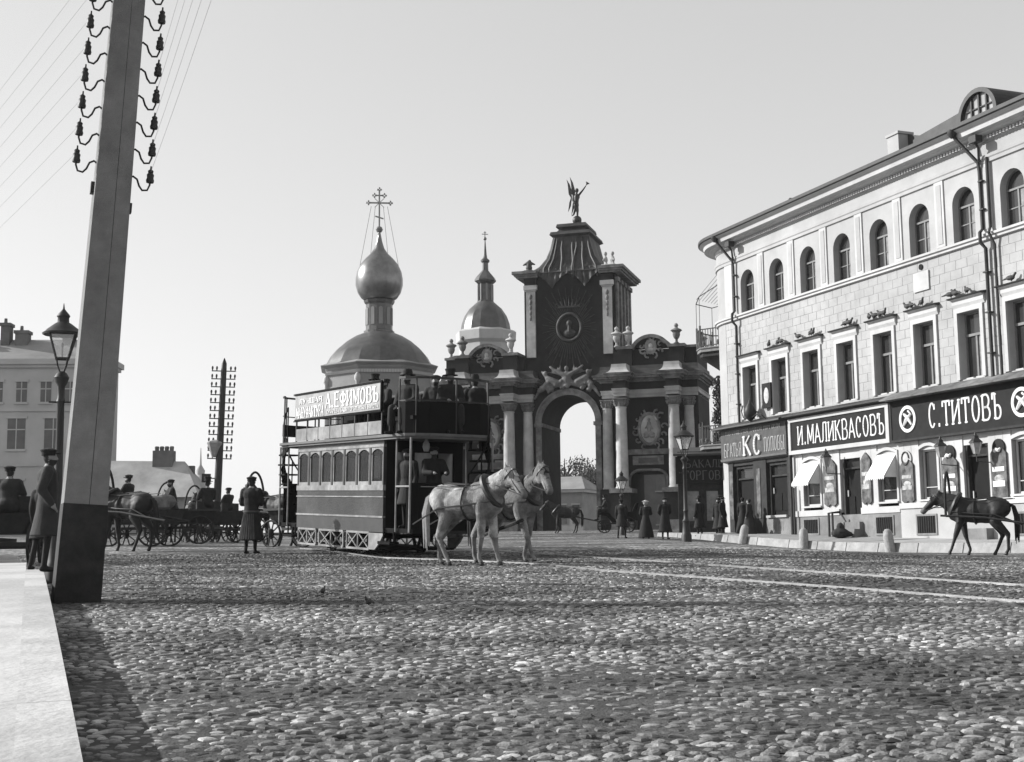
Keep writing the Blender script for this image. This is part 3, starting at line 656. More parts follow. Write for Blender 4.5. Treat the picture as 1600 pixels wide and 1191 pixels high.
# pair of dark water pipes at the party wall
g = MB(); g.tube([(2.72, -.2, 0.0+H), (2.72, -.2, 4.0+H)], .07, 8); g.tube([(2.98, -.25, .0+H), (2.98, -.25, 2.4+H)], .045, 8); g.build('drain_pipe', M_PIPE, bld, True)
g = MB(); g.tube([(6.0, -.62, .0+H), (6.0, -.62, 1.25+H), (6.0, -.1, 1.3+H)], .05, 8); g.tube([(6.25, -.62, .0+H), (6.25, -.62, 1.3+H)], .045, 8); g.build('door_rail', M_PIPE, bld, True)
# hanging frame sign + bracket bush on the canopy
o = bthing('hanging_picture_sign', 'dark framed board with a pale oval between the first two windows', 'sign', .98, .05, 6.0+H)
g = MB(); g.box(-.35, .35, -.12, -.04, 0, 1.1); g.build('board', M_SIGN, o); g = MB(); g.ell((0, -.12, .55), (.2, .03, .36), 14); g.build('oval', mat('pale_oval', .4, .7, .3, 5), o)
o = bthing('bracket_lamp', 'dark clustered iron lamp bracket on the tea-shop canopy below the first window', 'lamp', .05, .45, 5.5+H)
g = MB(); g.lathe([(.04, 0), (.2, .12), (.3, .4), (.22, .62), (.1, .8), (.02, 1.0)], 10); g.build('lamp', M_DARK, o, True)
g = MB(); g.tube([(0, 0, .1), (-.5, -.05, .2), (-.75, 0, .5), (-.6, 0, .75)], .03, 6); g.tube([(0, 0, .1), (.6, -.05, .25), (.95, 0, .2), (1.1, .2, -.1)], .03, 6); g.tube([(0, .0, .5), (0, .45, .4)], .03, 6); g.bar((.0, 0, -.1), (0, 0, .1), .08); g.build('bracket', M_DARK, o)
# balconies on the round corner
def balcony(th, z, label, depth, wid, hood):
    a = math.radians(th); cx, cy = -2.6-2.5*math.sin(a), 2.5-2.5*math.cos(a)
    o = thing('balcony', label, 'balcony', bframe @ Vector((cx, cy, z+H)), BROT-a, 'balconies on the round corner')
    w = wid/2; poly = [(-w, .5), (-w, -depth*.55), (-w*.55, -depth), (w*.55, -depth), (w, -depth*.55), (w, .5)]
    g = MB(); g.prism(poly, -.0, .16, 'z'); g.prism([(x*1.04, y*1.03) for x, y in poly], .16, .22, 'z'); g.build('floor_slab', M_SASH, o)
    g = MB(); g.prism([(x*.92, y*.92) for x, y in poly], -.22, 0, 'z'); g.hexa([(-w*.5, .4, -1.0), (w*.5, .4, -1.0), (w*.5, .1, -1.0), (-w*.5, .1, -1.0), (-w*.9, .45, -.22), (w*.9, .45, -.22), (w*.8, -depth*.75, -.22), (-w*.8, -depth*.75, -.22)]); g.build('bracket', M_WOOD, o)
    pp = [Vector((x, y, 0)) for x, y in poly]; g = MB()
    for i in range(5):
        p, q = pp[i], pp[i+1]
        for zz in (.3, 1.1): g.bar((p.x, p.y, zz), (q.x, q.y, zz), .05)
        n = max(2, int((q-p).length/.14))
        for k in range(n+1): s = p.lerp(q, k/n); g.bar((s.x, s.y, .22), (s.x, s.y, 1.1), .028)
    for p in pp: g.bar((p.x, p.y, .2), (p.x, p.y, 1.3), .07)
    g.build('railing', M_DARK, o)
    g = MB()
    for i in range(5):
        p, q = pp[i], pp[i+1]; n = max(2, int((q-p).length/.3))
        for k in range(n): s = p.lerp(q, (k+.5)/n); g.ell((s.x, s.y, .42), (.09, .05, .13), 8)
    tag(g.build('railing_panels', M_SASH, o), kind='stuff')
    if hood:
        g = MB(); zz = 3.0
        for i in range(5): g.bar((pp[i].x, pp[i].y, zz-.5*(-pp[i].y/depth)), (pp[i+1].x, pp[i+1].y, zz-.5*(-pp[i+1].y/depth)), .035)
        for p in pp: g.bar((p.x, p.y, 1.3), (p.x, p.y, zz-.5*(-p.y/depth)), .02)
        for i in range(9): x = -w*.9+w*1.8*i/8; g.bar((x, .3, zz+.7), (x*.9, -depth*.8, zz-.35), .015)
        g.build('awning_frame', M_DARK, o)
    return o
balcony(62, 9.3, 'upper iron balcony with open awning frame on the round corner', 1.25, 2.6, True)
lowb = balcony(62, 4.6, 'lower iron balcony hung with dark foliage over the corner shop', 1.25, 2.6, False)
# dark creeper on the lower balcony
M_LEAF = mat('dark_foliage', .035, .8, .5, 6)
def leaves(P, spread, n, size, name, m, parent=None, seed=1):
    rng = np.random.default_rng(seed); mb = MB()
    for i in range(n):
        c = P[rng.integers(len(P))]; d = rng.normal(size=3); d /= np.linalg.norm(d); d *= rng.random()**.4
        p = Vector((c[0]+d[0]*spread[0], c[1]+d[1]*spread[1], c[2]+d[2]*spread[2])); s = size*rng.uniform(.6, 1.3)
        e = Euler(rng.uniform(0, 6.28, 3)).to_matrix(); mb.add([p+e @ Vector(v) for v in ((-s, 0, 0), (0, -s*.5, s*.15), (s, 0, 0), (0, s*.5, s*.15))], [(0,1,2,3)])
    return mb.build(name, m, parent)
cr = thing('creeper', 'dark leafy creeper hanging from the lower corner balcony up the wall', 'plant', lowb.location, lowb.rotation_euler.z)
leaves([(.3, -.2, .6), (.5, -.1, 1.6), (.2, -.2, 2.4), (.5, -.1, 3.0), (.0, -.3, .3)], (.55, .45, .6), 1500, .12, 'leaves', M_LEAF, cr, 3)
g = MB(); g.tube([(.3, .3, -.5), (.4, .1, .8), (.35, .0, 2), (.4, .1, 3.2)], .05, 6); g.build('stem', M_WOOD, cr)
# pavement in front of the shops
PZ = [(-6, .70), (-2.6, .62), (9.8, .27), (17, .1), (24, -.05)]
def lin(K, v):
    for i in range(len(K)-1):
        if v <= K[i+1][0] or i == len(K)-2:
            t = (v-K[i][0])/(K[i+1][0]-K[i][0]); return K[i][1]+t*(K[i+1][1]-K[i][1])
pvm = MB(); ts = [-4.5+i*.95 for i in range(31)]
def ktop(t):
    q = bw(t, 2.75, 0); return min(G(q.x, q.y)+.30, lin(PZ, t)+H-.03)
for t in ts:
    a = bw(t, -.5, 0); b = bw(t, 2.6, 0); pvm.v += [(a.x, a.y, lin(PZ, t)+H), (b.x, b.y, ktop(t))]
pvm.f = [(2*i, 2*i+1, 2*i+3, 2*i+2) for i in range(len(ts)-1)]
tag(pvm.build('pavement', mat('shop_pavement', .33, .85, .2, 1.5, .3, 15, stain=.25), smooth=True, ang=3), kind='structure')
kk = thing('kerb', 'worn stone kerb of long sloping blocks before the shops', 'kerb', bw(8, 2.75, .5))
off = kk.location
t = -4.5
while t < 23:
    l = random.uniform(1.6, 2.4); m = MB(); p8 = []
    for dz in (-.55, 0):
        for tt, oo in ((t, 2.60), (t+l-.05, 2.60), (t+l-.05, 2.92-(.06 if dz == 0 else -.08)), (t, 2.92-(.06 if dz == 0 else -.08))):
            q = bw(tt, oo, 0); p8.append((q.x-off.x, q.y-off.y, ktop(tt)+.015+dz-off.z))
    m.add(p8, [(0,1,2,3),(7,6,5,4),(4,5,1,0),(5,6,2,1),(6,7,3,2),(7,4,0,3)]); m.build('kerb_block', mat('worn_kerb_block', .3, .85, .25, 2.5, .4, 20, stain=.2), kk); t += l
# guard stones along the kerb
M_GUARD = mat('guard_stone', .28, .85, .3, 5, .6, 20)
gs = MB(); gs.lathe([(.0, .78), (.07, .77), (.14, .70), (.17, .55), (.18, .2), (.2, -.2)], 12); gme = None
for i, (px, lb) in enumerate(((1160, 'short leaning guard stone at the kerb before the tea shop'), (1256, 'short guard stone at the kerb between the drain pipes and first awning'), (1391, 'short leaning guard stone at the kerb near the number plate'))):
    a = ray(px, 850)[0]; o_ = 3.05; x0, y0 = BX-math.cos(BA)*o_, BY-math.sin(BA)*o_
    tt = (a*y0-x0)/(math.sin(BA)+a*math.cos(BA)); q = bw(tt, o_, 0)
    o = gs.build('guard_stone', M_GUARD, None, True) if gme is None else obj('guard_stone', gme, None)
    gme = o.data; o.location = (q.x, q.y, G(q.x, q.y)+.02); o.rotation_euler = (.0, (.18, .08, .12)[i], i*1.3); tag(o, lb, 'guard stone', 'guard stones along the shop kerb')
# pigeons on the window hoods
pg = MB(); pg.ell((0, 0, .10), (.15, .075, .08), 10); pg.limb((.10, 0, .14), .045, (.15, 0, .2), .035, 8); pg.ell((.16, 0, .215), (.045, .035, .038), 8); pg.limb((-.1, 0, .10), .04, (-.27, 0, .06), .02, 6); pg.limb((.19, 0, .21), .012, (.22, 0, .2), .005, 6)
for s in (-.03, .03): pg.limb((.02, s, .06), .015, (.03, s, -.02), .012, 6)
pme = fuse(pg, .014, 2); pme.polygons.foreach_set('use_smooth', [True]*len(pme.polygons)); pme.materials.append(mat('pigeon_grey', .05, .7, .5, 12))
hoods = {1: (-.5, .25, .5), 2: (-.6, .3, .45), 3: (.3, .55), 4: (-.55, -.2, .15, .35), 5: (-.65, -.42, .15), 6: (-.7, -.42, .18), 7: (-.1,)}
for k, xs_ in hoods.items():
    for x in xs_:
        q = bw(cs[k]+x, .2, zt2+.60-.005); o = obj('pigeon', pme, None); o.location = q; o.rotation_euler = (0, 0, BROT+random.choice((0, math.pi))+random.uniform(-.5, .5)); o.scale = (1.15,)*3
        tag(o, 'pigeon on the %s tall window\'s hood from the round corner%s' % (('first', 'second', 'third', 'fourth', 'fifth', 'sixth', 'seventh', 'eighth')[k], ('' if len(xs_) == 1 else ', ' + ('nearer the corner', 'farther from the corner')[xs_.index(x) > 0] if len(xs_) == 2 else ', ' + ('nearest the corner', 'second along', 'third along', 'fourth along')[xs_.index(x)])), 'pigeon', 'pigeons on the window hoods')
# ================================================================== the triumphal gate
GY = 90.; GB = math.radians(17); GX = ray(891, 832)[0]*GY
gate = thing('triumphal_gate', 'dark baroque triumphal arch with white columns, vases and a winged statue', 'gate', (GX, GY, 0), -GB)
gframe = Matrix.Translation((GX, GY, 0)) @ Matrix.Rotation(-GB, 4, 'Z')
def gw(t, o, z): return gframe @ Vector((t, -o, z))
M_RED = mat('dark_red_masonry', .019, .85, .5, 1.6, .3, 12, stain=.4)
M_GST = mat('white_gate_stone', .42, .8, .25, 1.5, .2, 20, stain=.25)
M_GTR = mat('grey_gate_moulding', .19, .8, .5, 2.5, .3, 20, stain=.4)
M_GTIN = mat('gate_roof_tin', .045, .6, .5, 2., spec=.3)
M_GILT = mat('dull_gilding', .035, .6, .6, 4, spec=.3)
D = 4.8; base = .6+H
R_, zsp = 1.88, 8.50+H
# main body: piers and the wall over the arch
for s in (-1, 1):
    m = MB(); x0, x1 = sorted((s*1.88, s*8.95))
    if s > 0:
        # right pier has a side passage
        m.box(x0, 4.2, 0, D, base, 10.6+H); m.box(6.75, x1, 0, D, base, 10.6+H); m.box(4.2, 6.75, 0, D, 5.05+H, 10.6+H)
    else:
        m.box(-4.2, x1, 0, D, base, 10.6+H); m.box(x0, -6.75, 0, D, base, 10.6+H); m.box(-6.75, -4.2, 0, D, 5.05+H, 10.6+H)
    m.build('pier', M_RED, gate)
    # rounded frame of the side passage
    m = MB(); xa, xb, zt_ = s*5.475-1.3, s*5.475+1.3, 5.1+H; pts_ = [(xa, base), (xa, zt_-.7)]+[(xa+.7-.7*math.cos(math.pi/2*i/6), zt_-.7+.7*math.sin(math.pi/2*i/6)) for i in range(7)]+[(xb-.7+.7*math.sin(math.pi/2*i/6), zt_-.7+.7*math.cos(math.pi/2*i/6)) for i in range(7)]+[(xb, base)]
    m.tube([(x, -.06, z) for x, z in pts_], .10, 6); m.build('passage_moulding', M_GTR, gate)
    m = MB(); m.box(s*5.475-1.05, s*5.475+1.05, -.06, 0, 5.45+H, 6.05+H); m.build('tablet', M_GTR, gate)
    m = MB(); m.box(s*5.475-.65, s*5.475+.65, -.10, -.06, 5.58+H, 5.92+H); m.build('inscribed_plate', mat('tablet_grey', .09, .8, .3, 3), gate)
    m = MB(); m.box(s*5.475-1.45, s*5.475+1.45, -.12, 0, 6.3+H, 6.5+H); m.box(s*5.475-1.45, s*5.475+1.45, -.08, 0, 6.15+H, 6.3+H); m.build('string_course', M_GTR, gate)
m = MB(); n = 20; pa = [(-R_*math.cos(math.pi*i/n), zsp+R_*math.sin(math.pi*i/n)) for i in range(n+1)]
for i in range(n): m.prism([pa[i], pa[i+1], (pa[i+1][0], 10.62+H), (pa[i][0], 10.62+H)], .002, D-.002)
m.build('arch_vault', M_RED, gate)
m = MB()
for r0, r1, y0 in ((1.90, 2.2, -.10), (2.2, 2.34, -.16)):
    for i in range(n):
        a, b = math.pi*i/n, math.pi*(i+1)/n; q = lambda t, rr: (-rr*math.cos(t), zsp+rr*math.sin(t)); m.prism([q(a, r0), q(b, r0), q(b, r1), q(a, r1)], y0, .0)
m.build('archivolt', M_GTR, gate, False)
for s in (-1, 1):
    m = MB(); x0, x1 = sorted((s*1.78, s*2.4)); m.box(x0, x1, -.14, D*.98, zsp-.25, zsp); m.build('impost', M_GTR, gate)
    m = MB(); x0, x1 = sorted((s*1.9, s*2.3)); m.box(x0, x1, -.10, .0, base, zsp-.25); m.build('jamb', M_GTR, gate)
# columns with pedestals
cap = MB(); cap.lathe([(.36, 0), (.40, .03), (.36, .06), (.38, .16), (.45, .26), (.43, .30), (.48, .42), (.56, .48)], 16); cap.box(-.5, .5, -.5, .5, .48, .56)
for a in range(8):
    t = a*math.pi/4; cap.limb((.40*math.cos(t), .40*math.sin(t), .1), .06, (.50*math.cos(t), .50*math.sin(t), .27), .05, 6)
for a in range(4):
    t = math.pi/4+a*math.pi/2; cap.ell((.52*math.cos(t), .52*math.sin(t), .40), (.1, .1, .1), 8)
shaft = MB(); shaft.lathe([(.47, 0), (.47, .08), (.41, .16), (.405, 1.8), (.385, 3.5), (.35, 5.35), (.38, 5.37), (.38, 5.43), (.345, 5.45)], 20)
sme = cme = None
for x, o_, k in ((-3.92, 1.05, 1.), (3.92, 1.05, 1.), (-7.46, 1.05, 1.), (7.46, 1.05, 1.), (-2.8, .25, .88), (2.8, .25, .88), (-8.35, .25, .88), (8.35, .25, .88)):
    if sme is None: a = shaft.build('column', M_GST, gate, True); b = cap.build('capital', M_GTR, a, True); sme, cme = a.data, b.data
    else: a = obj('column', sme, None, gate); b = obj('capital', cme, None, a)
    a.location = (x, -o_, 3.85+H); a.scale = (k, k, 1); b.location = (0, 0, 5.45)
for x, o_, w in ((-3.92, 1.05, .66), (3.92, 1.05, .66), (-7.46, 1.05, .66), (7.46, 1.05, .66)):
    m = MB(); y0 = -(o_+w); m.box(x-w, x+w, y0, .0, base, 3.55+H); m.build('pedestal', M_RED, gate)
    m = MB(); m.box(x-w-.1, x+w+.1, y0-.1, .0, 3.55+H, 3.85+H); m.build('pedestal_cap', M_GTR, gate); m = MB(); m.box(x-w-.08, x+w+.08, y0-.08, -.01, base, 1.75+H); m.build('pedestal_base', M_GTR, gate)
for x in (-2.8, 2.8, -8.35, 8.35):
    m = MB(); m.box(x-.48, x+.48, -.75, -.003, base, 3.84+H); m.build('pedestal', M_RED, gate)
# entablature: recessed runs plus blocks that break forward over the columns
def entab(x0, x1, yf, yb, name='entablature', cap_=True):
    m = MB(); e = .0
    for z0, z1, pr in ((9.98, 10.2, .0), (10.2, 10.44, .06), (10.44, 10.5, .1)): m.box(x0-pr, x1+pr, yf-pr, yb, z0+H, z1+H)
    p = m.build(name, M_GST, gate)
    m = MB(); m.box(x0-.01, x1+.01, yf, yb, 10.5+H, 11.02+H); m.build('frieze', M_RED, p)
    m = MB()
    for z0, z1, pr in ((11.02, 11.14, .12), (11.14, 11.26, .26), (11.26, 11.42, .48), (11.42, 11.52, .56)): m.box(x0-pr, x1+pr, yf-pr, yb, z0+H, z1+H)
    m.build('cornice', M_GTR, p)
    m = MB(); xa, xb, ya = x0-.58, x1+.58, yf-.58; k = []
    for i in range(6):
        t = i/5; s_ = (1-(1-t)**2)*.50; k.append((xa+s_, xb-s_, ya+s_, 11.52+.62*t*t+H))
    for i in range(5):
        a, b = k[i], k[i+1]; m.add([(a[0], a[2], a[3]), (a[1], a[2], a[3]), (a[1], yb, a[3]), (a[0], yb, a[3]), (b[0], b[2], b[3]), (b[1], b[2], b[3]), (b[1], yb, b[3]), (b[0], yb, b[3])], [(0,1,5,4),(1,2,6,5),(3,0,4,7)]+([(4,5,6,7)] if i == 4 else []))
    m.build('capping', M_GST if cap_ else M_GTIN, p, False); return p
for s in (-1, 1):
    a, b = sorted((s*2.45, s*8.95)); entab(a, b, -.32, D, cap_=False)
    entab(s*3.92-.42, s*3.92+.42, -1.5, -.33); entab(s*7.46-.42, s*7.46+.42, -1.5, -.33)
def curls(m, cx, cy, cz, rx, rz, n, r):
    rg_ = random.Random(n)
    for i in range(n):
        a = 2*math.pi*(i+.5)/n+rg_.uniform(-.15, .15)
        if abs(math.cos(a)) < .3 and n > 8: continue
        c = Vector((cx+rx*math.cos(a), cy, cz+rz*math.sin(a))); s_ = 1 if math.cos(a) > 0 else -1; k = rg_.uniform(.8, 1.3)
        m.tube([c+Vector((s_*k*r*(1-.1*t)*math.cos(t*.8+a)*(1-t/9), -.02*t/4, k*r*(1-.1*t)*math.sin(t*.8+a)*(1-t/9))) for t in range(8)], [.09*r/.3, .085*r/.3, .08*r/.3, .07*r/.3, .06*r/.3, .05*r/.3, .04*r/.3, .03*r/.3], 5)
# attic with curved pediments
for s in (-1, 1):
    m = MB(); a, b = sorted((s*3.2, s*8.9)); m.box(a, b, .15, D-.1, 11.5+H, 13.25+H); at_ = m.build('attic', M_RED, gate)
    for xx in (s*4.05, s*7.6):
        m = MB(); m.box(xx-.5, xx+.5, -.25, .15, 11.5+H, 13.3+H); m.build('attic_pedestal', M_RED, at_)
        m = MB(); m.box(xx-.6, xx+.6, -.35, D-.3, 13.3+H, 13.5+H); m.build('attic_coping', M_GTR, at_)
    m = MB(); a, b = sorted((s*8.1, s*8.98)); m.box(a, b, .0, D, 13.252+H, 13.42+H); m.build('attic_coping', M_GTR, at_)
    cx = s*5.82; R2 = 1.55; zc = 12.72+H; aa = math.radians(30)
    m = MB()
    for i in range(16):
        t0, t1 = aa+(math.pi-2*aa)*i/16, aa+(math.pi-2*aa)*(i+1)/16; q = lambda t, rr: (cx-rr*math.cos(t), zc+rr*math.sin(t)); m.prism([q(t0, R2-.22), q(t1, R2-.22), q(t1, R2), q(t0, R2)], -.12, 1.2)
    ped = m.build('pediment', M_GTR, gate)
    m = MB(); m.prism([(cx-(R2-.2)*math.cos(aa+(math.pi-2*aa)*i/16), zc+(R2-.2)*math.sin(aa+(math.pi-2*aa)*i/16)) for i in range(17)], .05, 1.0); m.build('pediment_field', M_RED, ped)
    m = MB(); m.ell((0, 0, 0), (.42, .10, .52), 18); f = m.build('medallion', M_GTR, ped, True); f.location = (cx, -.02, 13.42+H)
    m = MB(); m.ell((0, 0, .02), (.16, .1, .2), 10); m.ell((.0, 0, -.2), (.2, .08, .12), 10); f2 = m.build('profile_head', M_GST, ped, True); f2.location = (cx, -.1, 13.42+H)
    m = MB()
    curls(m, 0, .02, 0, .68, .5, 8, .26)
    f = m.build('scrollwork', M_GTR, ped, True); f.location = (cx, .0, 13.38+H)
# vases, most carried on the attic pedestals
va = MB(); va.lathe([(.2, 0), (.22, .06), (.1, .14), (.09, .3), (.2, .42), (.27, .62), (.25, .75), (.34, .86), (.42, .90), (.36, .98), (.16, 1.06), (.1, 1.14), (.16, 1.24), (.12, 1.36), (.02, 1.42)], 14)
vme = None
for x, o_, z, v, lb in ((-8.6, -.4, 13.42, 0, 'carved stone vase on the far left end of the arch attic'), (-7.6, .05, 13.5, 0, 'carved stone vase second from the arch attic\'s church end'), (-4.05, .05, 13.5, 1, 'carved stone vase between left pediment and drapery block'), (7.6, .05, 13.5, 0, 'carved stone vase between right pediment and the corner balcony'), (8.75, -3.6, 13.42, 0, 'carved stone vase at the arch attic\'s end by the corner balcony'), (3.5, .05, 13.5, 1, 'pale carved vase at the foot of the drapery block\'s right pilaster'), (4.3, .05, 13.5, 1, 'pale carved vase beside the right pediment')):
    o = va.build('stone_vase', None, None, True) if vme is None else obj('stone_vase', vme, None); vme = o.data
    if not vme.materials: vme.materials.append(M_GTR)
    o.location = gw(x, o_, z+H); o.scale = (.95, .95, 1.0); tag(o, lb, 'vase', 'vases along the arch attic')
    if v: o.material_slots[0].link = 'OBJECT'; o.material_slots[0].material = M_GST
# oval reliefs between the columns
for s in (-1, 1):
    m = MB(); pts_ = [(.68*math.cos(2*math.pi*i/30), 0, 1.03*math.sin(2*math.pi*i/30)) for i in range(31)]; m.tube(pts_, .12, 8, False); f = m.build('oval_frame', M_GTR, gate, True); f.location = (s*5.6, -.05, 7.85+H)
    m = MB(); m.ell((0, 0, 0), (.64, .06, .99), 24); p = m.build('oval_field', M_GST, f, True)
    m = MB(); m.ell((0, -.08, .15), (.18, .07, .4), 8); m.ell((0, -.08, .62), (.1, .07, .12), 8); m.limb((0, -.08, .3), .08, (-.25, -.06, .05), .05, 6); m.limb((0, -.08, .3), .08, (.25, -.06, .0), .05, 6); m.ell((0, -.07, -.35), (.4, .05, .2), 10); m.ell((-.2, -.07, -.5), (.2, .05, .12), 8); m.ell((.2, -.07, -.5), (.2, .05, .12), 8); m.build('relief_figure', M_GTR, f, True)
    m = MB()
    curls(m, 0, -.02, 0, .98, 1.2, 14, .27)
    m.build('leaf_ornament', M_GTR, f, True)
# sculpture over the keystone
sc = MB(); rng = random.Random(4)
def spot(x, z, rx, rz): sc.ell((x, -.25, z), (rx, .28, rz), 8)
spot(0, 11.45, .34, .62); sc.ell((0, -.3, 12.2), (.17, .17, .2), 8)
for s in (-1, 1):
    sc.limb((s*.1, -.3, 11.7), .2, (s*.85, -.3, 12.1), .13, 8); sc.limb((s*.85, -.3, 12.1), .12, (s*1.15, -.3, 12.35), .08, 8)
    sc.limb((s*.7, -.25, 11.2), .28, (s*1.35, -.25, 11.55), .22, 8); sc.ell((s*1.5, -.3, 11.92), (.16, .16, .18), 8)
    sc.limb((s*1.35, -.25, 11.5), .17, (s*1.75, -.25, 12.05), .07, 8); sc.limb((s*1.3, -.25, 11.3), .22, (s*1.95, -.25, 10.75), .12, 8); sc.limb((s*1.9, -.25, 10.8), .14, (s*2.3, -.2, 10.2), .08, 8)
    sc.limb((s*.35, -.2, 11.2), .2, (s*1.2, -.2, 10.9), .16, 8)
    for i in range(5): sc.limb((s*.4, -.15, 11.8), .10, (s*(.5+.22*i), -.1, 12.5-.12*i), .04, 6)
for i in range(22): x = rng.uniform(-2., 2.); spot(x, 11.05+rng.uniform(-.25, .35)-abs(x)*.12, rng.uniform(.1, .2), rng.uniform(.1, .22))
for v in range(len(sc.v)): sc.v[v] = (sc.v[v][0], sc.v[v][1], sc.v[v][2]+H)
me = fuse(sc, .06, 1); me.polygons.foreach_set('use_smooth', [True]*len(me.polygons)); o = obj('keystone_sculpture', me, M_GTR, gate)
# upper block
Yb = .75; UD = 5.0; zc0, zc1 = 11.6+H, 18.2+H
m = MB(); m.box(-3.25, 3.25, Yb, Yb+UD, 10.63+H, 19.0+H); up = m.build('upper_block', M_RED, gate)
for x in (-2.75, 2.75):
    m = MB(); m.box(x-.33, x+.33, Yb-.16, Yb, 13.2+H, 18.0+H); p = m.build('pilaster', M_GST, up)
    m = MB()
    for i in range(5): m.ell((x, Yb-.18, 17.5-.38*i+H), (.14-.012*i, .07, .2), 8)
    m.build('festoon', M_GTR, p, True)
    m = MB(); m.box(x-.48, x+.48, Yb-.28, Yb, 18.0+H, 18.32+H); m.box(x-.4, x+.4, Yb-.22, Yb, 17.9+H, 18.0+H); m.build('pilaster_capital', M_GST, p)
    m = MB(); m.box(x-.42, x+.42, Yb-.2, Yb, 18.32+H, 18.85+H); m.build('frieze', M_RED, p)
    m = MB(); s = 1 if x > 0 else -1; xa, xb = sorted((x-s*.55, x+s*1.0))
    for z0, z1, pr in ((18.85, 18.98, .0), (18.98, 19.12, .12), (19.12, 19.32, .25)): m.box(xa-(pr if s < 0 else 0), xb+(pr if s > 0 else 0), Yb-.32-pr, Yb+UD+.3+pr, z0+H, z1+H)
    m.build('upper_cornice', M_GTR, p)
for yy in (.5, 1.6, 2.7, 3.8, 4.6):            # pilasters on the flank
    m = MB(); m.box(3.25, 3.4, Yb+yy-.22, Yb+yy+.22, 12.5+H, 18.3+H); p = m.build('side_pilaster', M_GTR, up)
    m = MB(); m.box(3.25, 3.5, Yb+yy-.3, Yb+yy+.3, 18.3+H, 18.6+H); m.build('side_capital', M_GTR, p)
# sunburst with portrait
zc = 15.2+H
for i in range(64):
    a = 2*math.pi*i/64; r0 = 1.0; r1 = 2.15+.45*(1 if i % 2 else 0)+.12*math.sin(i*3.1); k = .72 if abs(math.cos(a)) > .7 else 1.
    p, q = Vector((r0*math.cos(a), Yb-.06, zc+r0*math.sin(a)*1.1)), Vector((r1*k*math.cos(a), Yb-.04, zc+r1*math.sin(a)*1.08)); m = MB(); m.bar(p, q, .05, .04, (0, 1, 0)); m.build('sun_ray', M_GILT, up)
m = MB(); m.tube([(.85*math.cos(2*math.pi*i/24), Yb-.08, zc+.95*math.sin(2*math.pi*i/24)) for i in range(25)], .12, 8, False); m.build('portrait_frame', M_GILT, up, True)
m = MB(); m.ell((0, Yb-.05, zc), (.75, .06, .85), 18); m.build('portrait_field', M_RED, up, True)
m = MB(); m.ell((0, Yb-.12, zc+.25), (.2, .1, .27), 10); m.ell((0, Yb-.1, zc-.4), (.45, .1, .3), 10); m.limb((0, Yb-.1, zc+.1), .12, (0, Yb-.1, zc-.3), .15, 8); m.build('portrait_bust', M_GILT, up, True)
m = MB()
for i in range(7): m.limb(((i-3)*.22, Yb-.08, zc+1.5), .05, ((i-3)*.3, Yb-.08, zc+1.95-.03*(i-3)**2), .07, 6)
m.bar((-.8, Yb-.08, zc+1.45), (.8, Yb-.08, zc+1.45), .12); m.build('crown', M_GILT, up, True)
# tent-shaped roof with hanging drapery folds
yc = Yb+UD/2
def ring(z, hx, hy, n=40, amp=0.):
    out = []
    for i in range(n):
        t = i/n*4; s, f = int(t), t-int(t)
        x, y = [(-hx+2*hx*f, -hy), (hx, -hy+2*hy*f), (hx-2*hx*f, hy), (-hx, hy-2*hy*f)][s]
        k = 1+amp*math.sin(i*2*math.pi*9/n*1.0+s); out.append((x*k, yc+y*k, z))
    return out
prof = [(19.15, 2.75, 2.7, .0), (19.35, 2.6, 2.6, .012), (19.7, 2.15, 2.3, .02), (20.3, 1.75, 2.0, .022), (21.0, 1.5, 1.85, .018), (21.9, 1.28, 1.75, .008)]
m = MB(); n = 80
for z, hx, hy, am in prof: m.v += ring(z+H, hx, hy, n, am)
m.f = [(j*n+i, j*n+(i+1) % n, (j+1)*n+(i+1) % n, (j+1)*n+i) for j in range(len(prof)-1) for i in range(n)]
rf = m.build('roof', M_GTIN, up, True, 1.2)
m = MB()                                                           # drapery hanging over the front between the pilasters
npts = 40; top = []; bot = []
for i in range(npts+1):
    f = i/npts; x = -2.35+4.7*f; tri = abs(((f*2) % 1)-.5)*2; zb = 19.2-.15-1.1*(1-tri if True else 0) if .06 < f < .94 else 18.8
    zz = 18.0+1.0*abs(math.cos(f*math.pi*2)); y = Yb-.12-.08*math.sin(i*1.7)
    top.append((x*.92, Yb-.06-.05*math.sin(i*1.7), 19.45+H)); bot.append((x, y-.08, zz+H))
m.v = top+bot+[(p[0], p[1]+.05, p[2]) for p in bot]; k = npts+1
m.f = [(i, i+1, k+i+1, k+i) for i in range(npts)]+[(k+i, k+i+1, 2*k+i+1, 2*k+i) for i in range(npts)]
m.build('drapery', M_GTIN, rf, True, 1.2)
for i in (0, 1, 2.3, 4.3, 5.2, 7, 8):
    m = MB(); x0 = -1.1+2.2*i/8+.3*math.sin(i*5)*.3; x1 = -1.75+3.5*i/8+.25*math.sin(i*3.3); m.tube([(x0*1.05, yc-1.78, 21.8+H), (x0*1.15, yc-1.95, 21.+H), ((x0+x1)/2, yc-2.2, 20.2+H), (x1, yc-2.62, 19.45+H), (x1*1.05, Yb-.14, 18.7+H)], [.03, .07, .09, .08, .03], 6); m.build('fold', M_GTIN, rf, True)
m = MB(); m.frust((0, yc), 1.22, 1.75, 21.85+H, 22.0+H, 1.5, 2.0); m.frust((0, yc), 1.5, 2.0, 22.0+H, 22.22+H, 1.42, 1.92); m.frust((0, yc), 1.15, 1.6, 22.22+H, 22.5+H, .9, 1.4); m.frust((0, yc), .92, 1.42, 22.5+H, 22.62+H, 1.12, 1.6); m.frust((0, yc), 1.12, 1.6, 22.62+H, 22.85+H, 1.05, 1.55); m.build('roof_crown', M_GTIN, up)
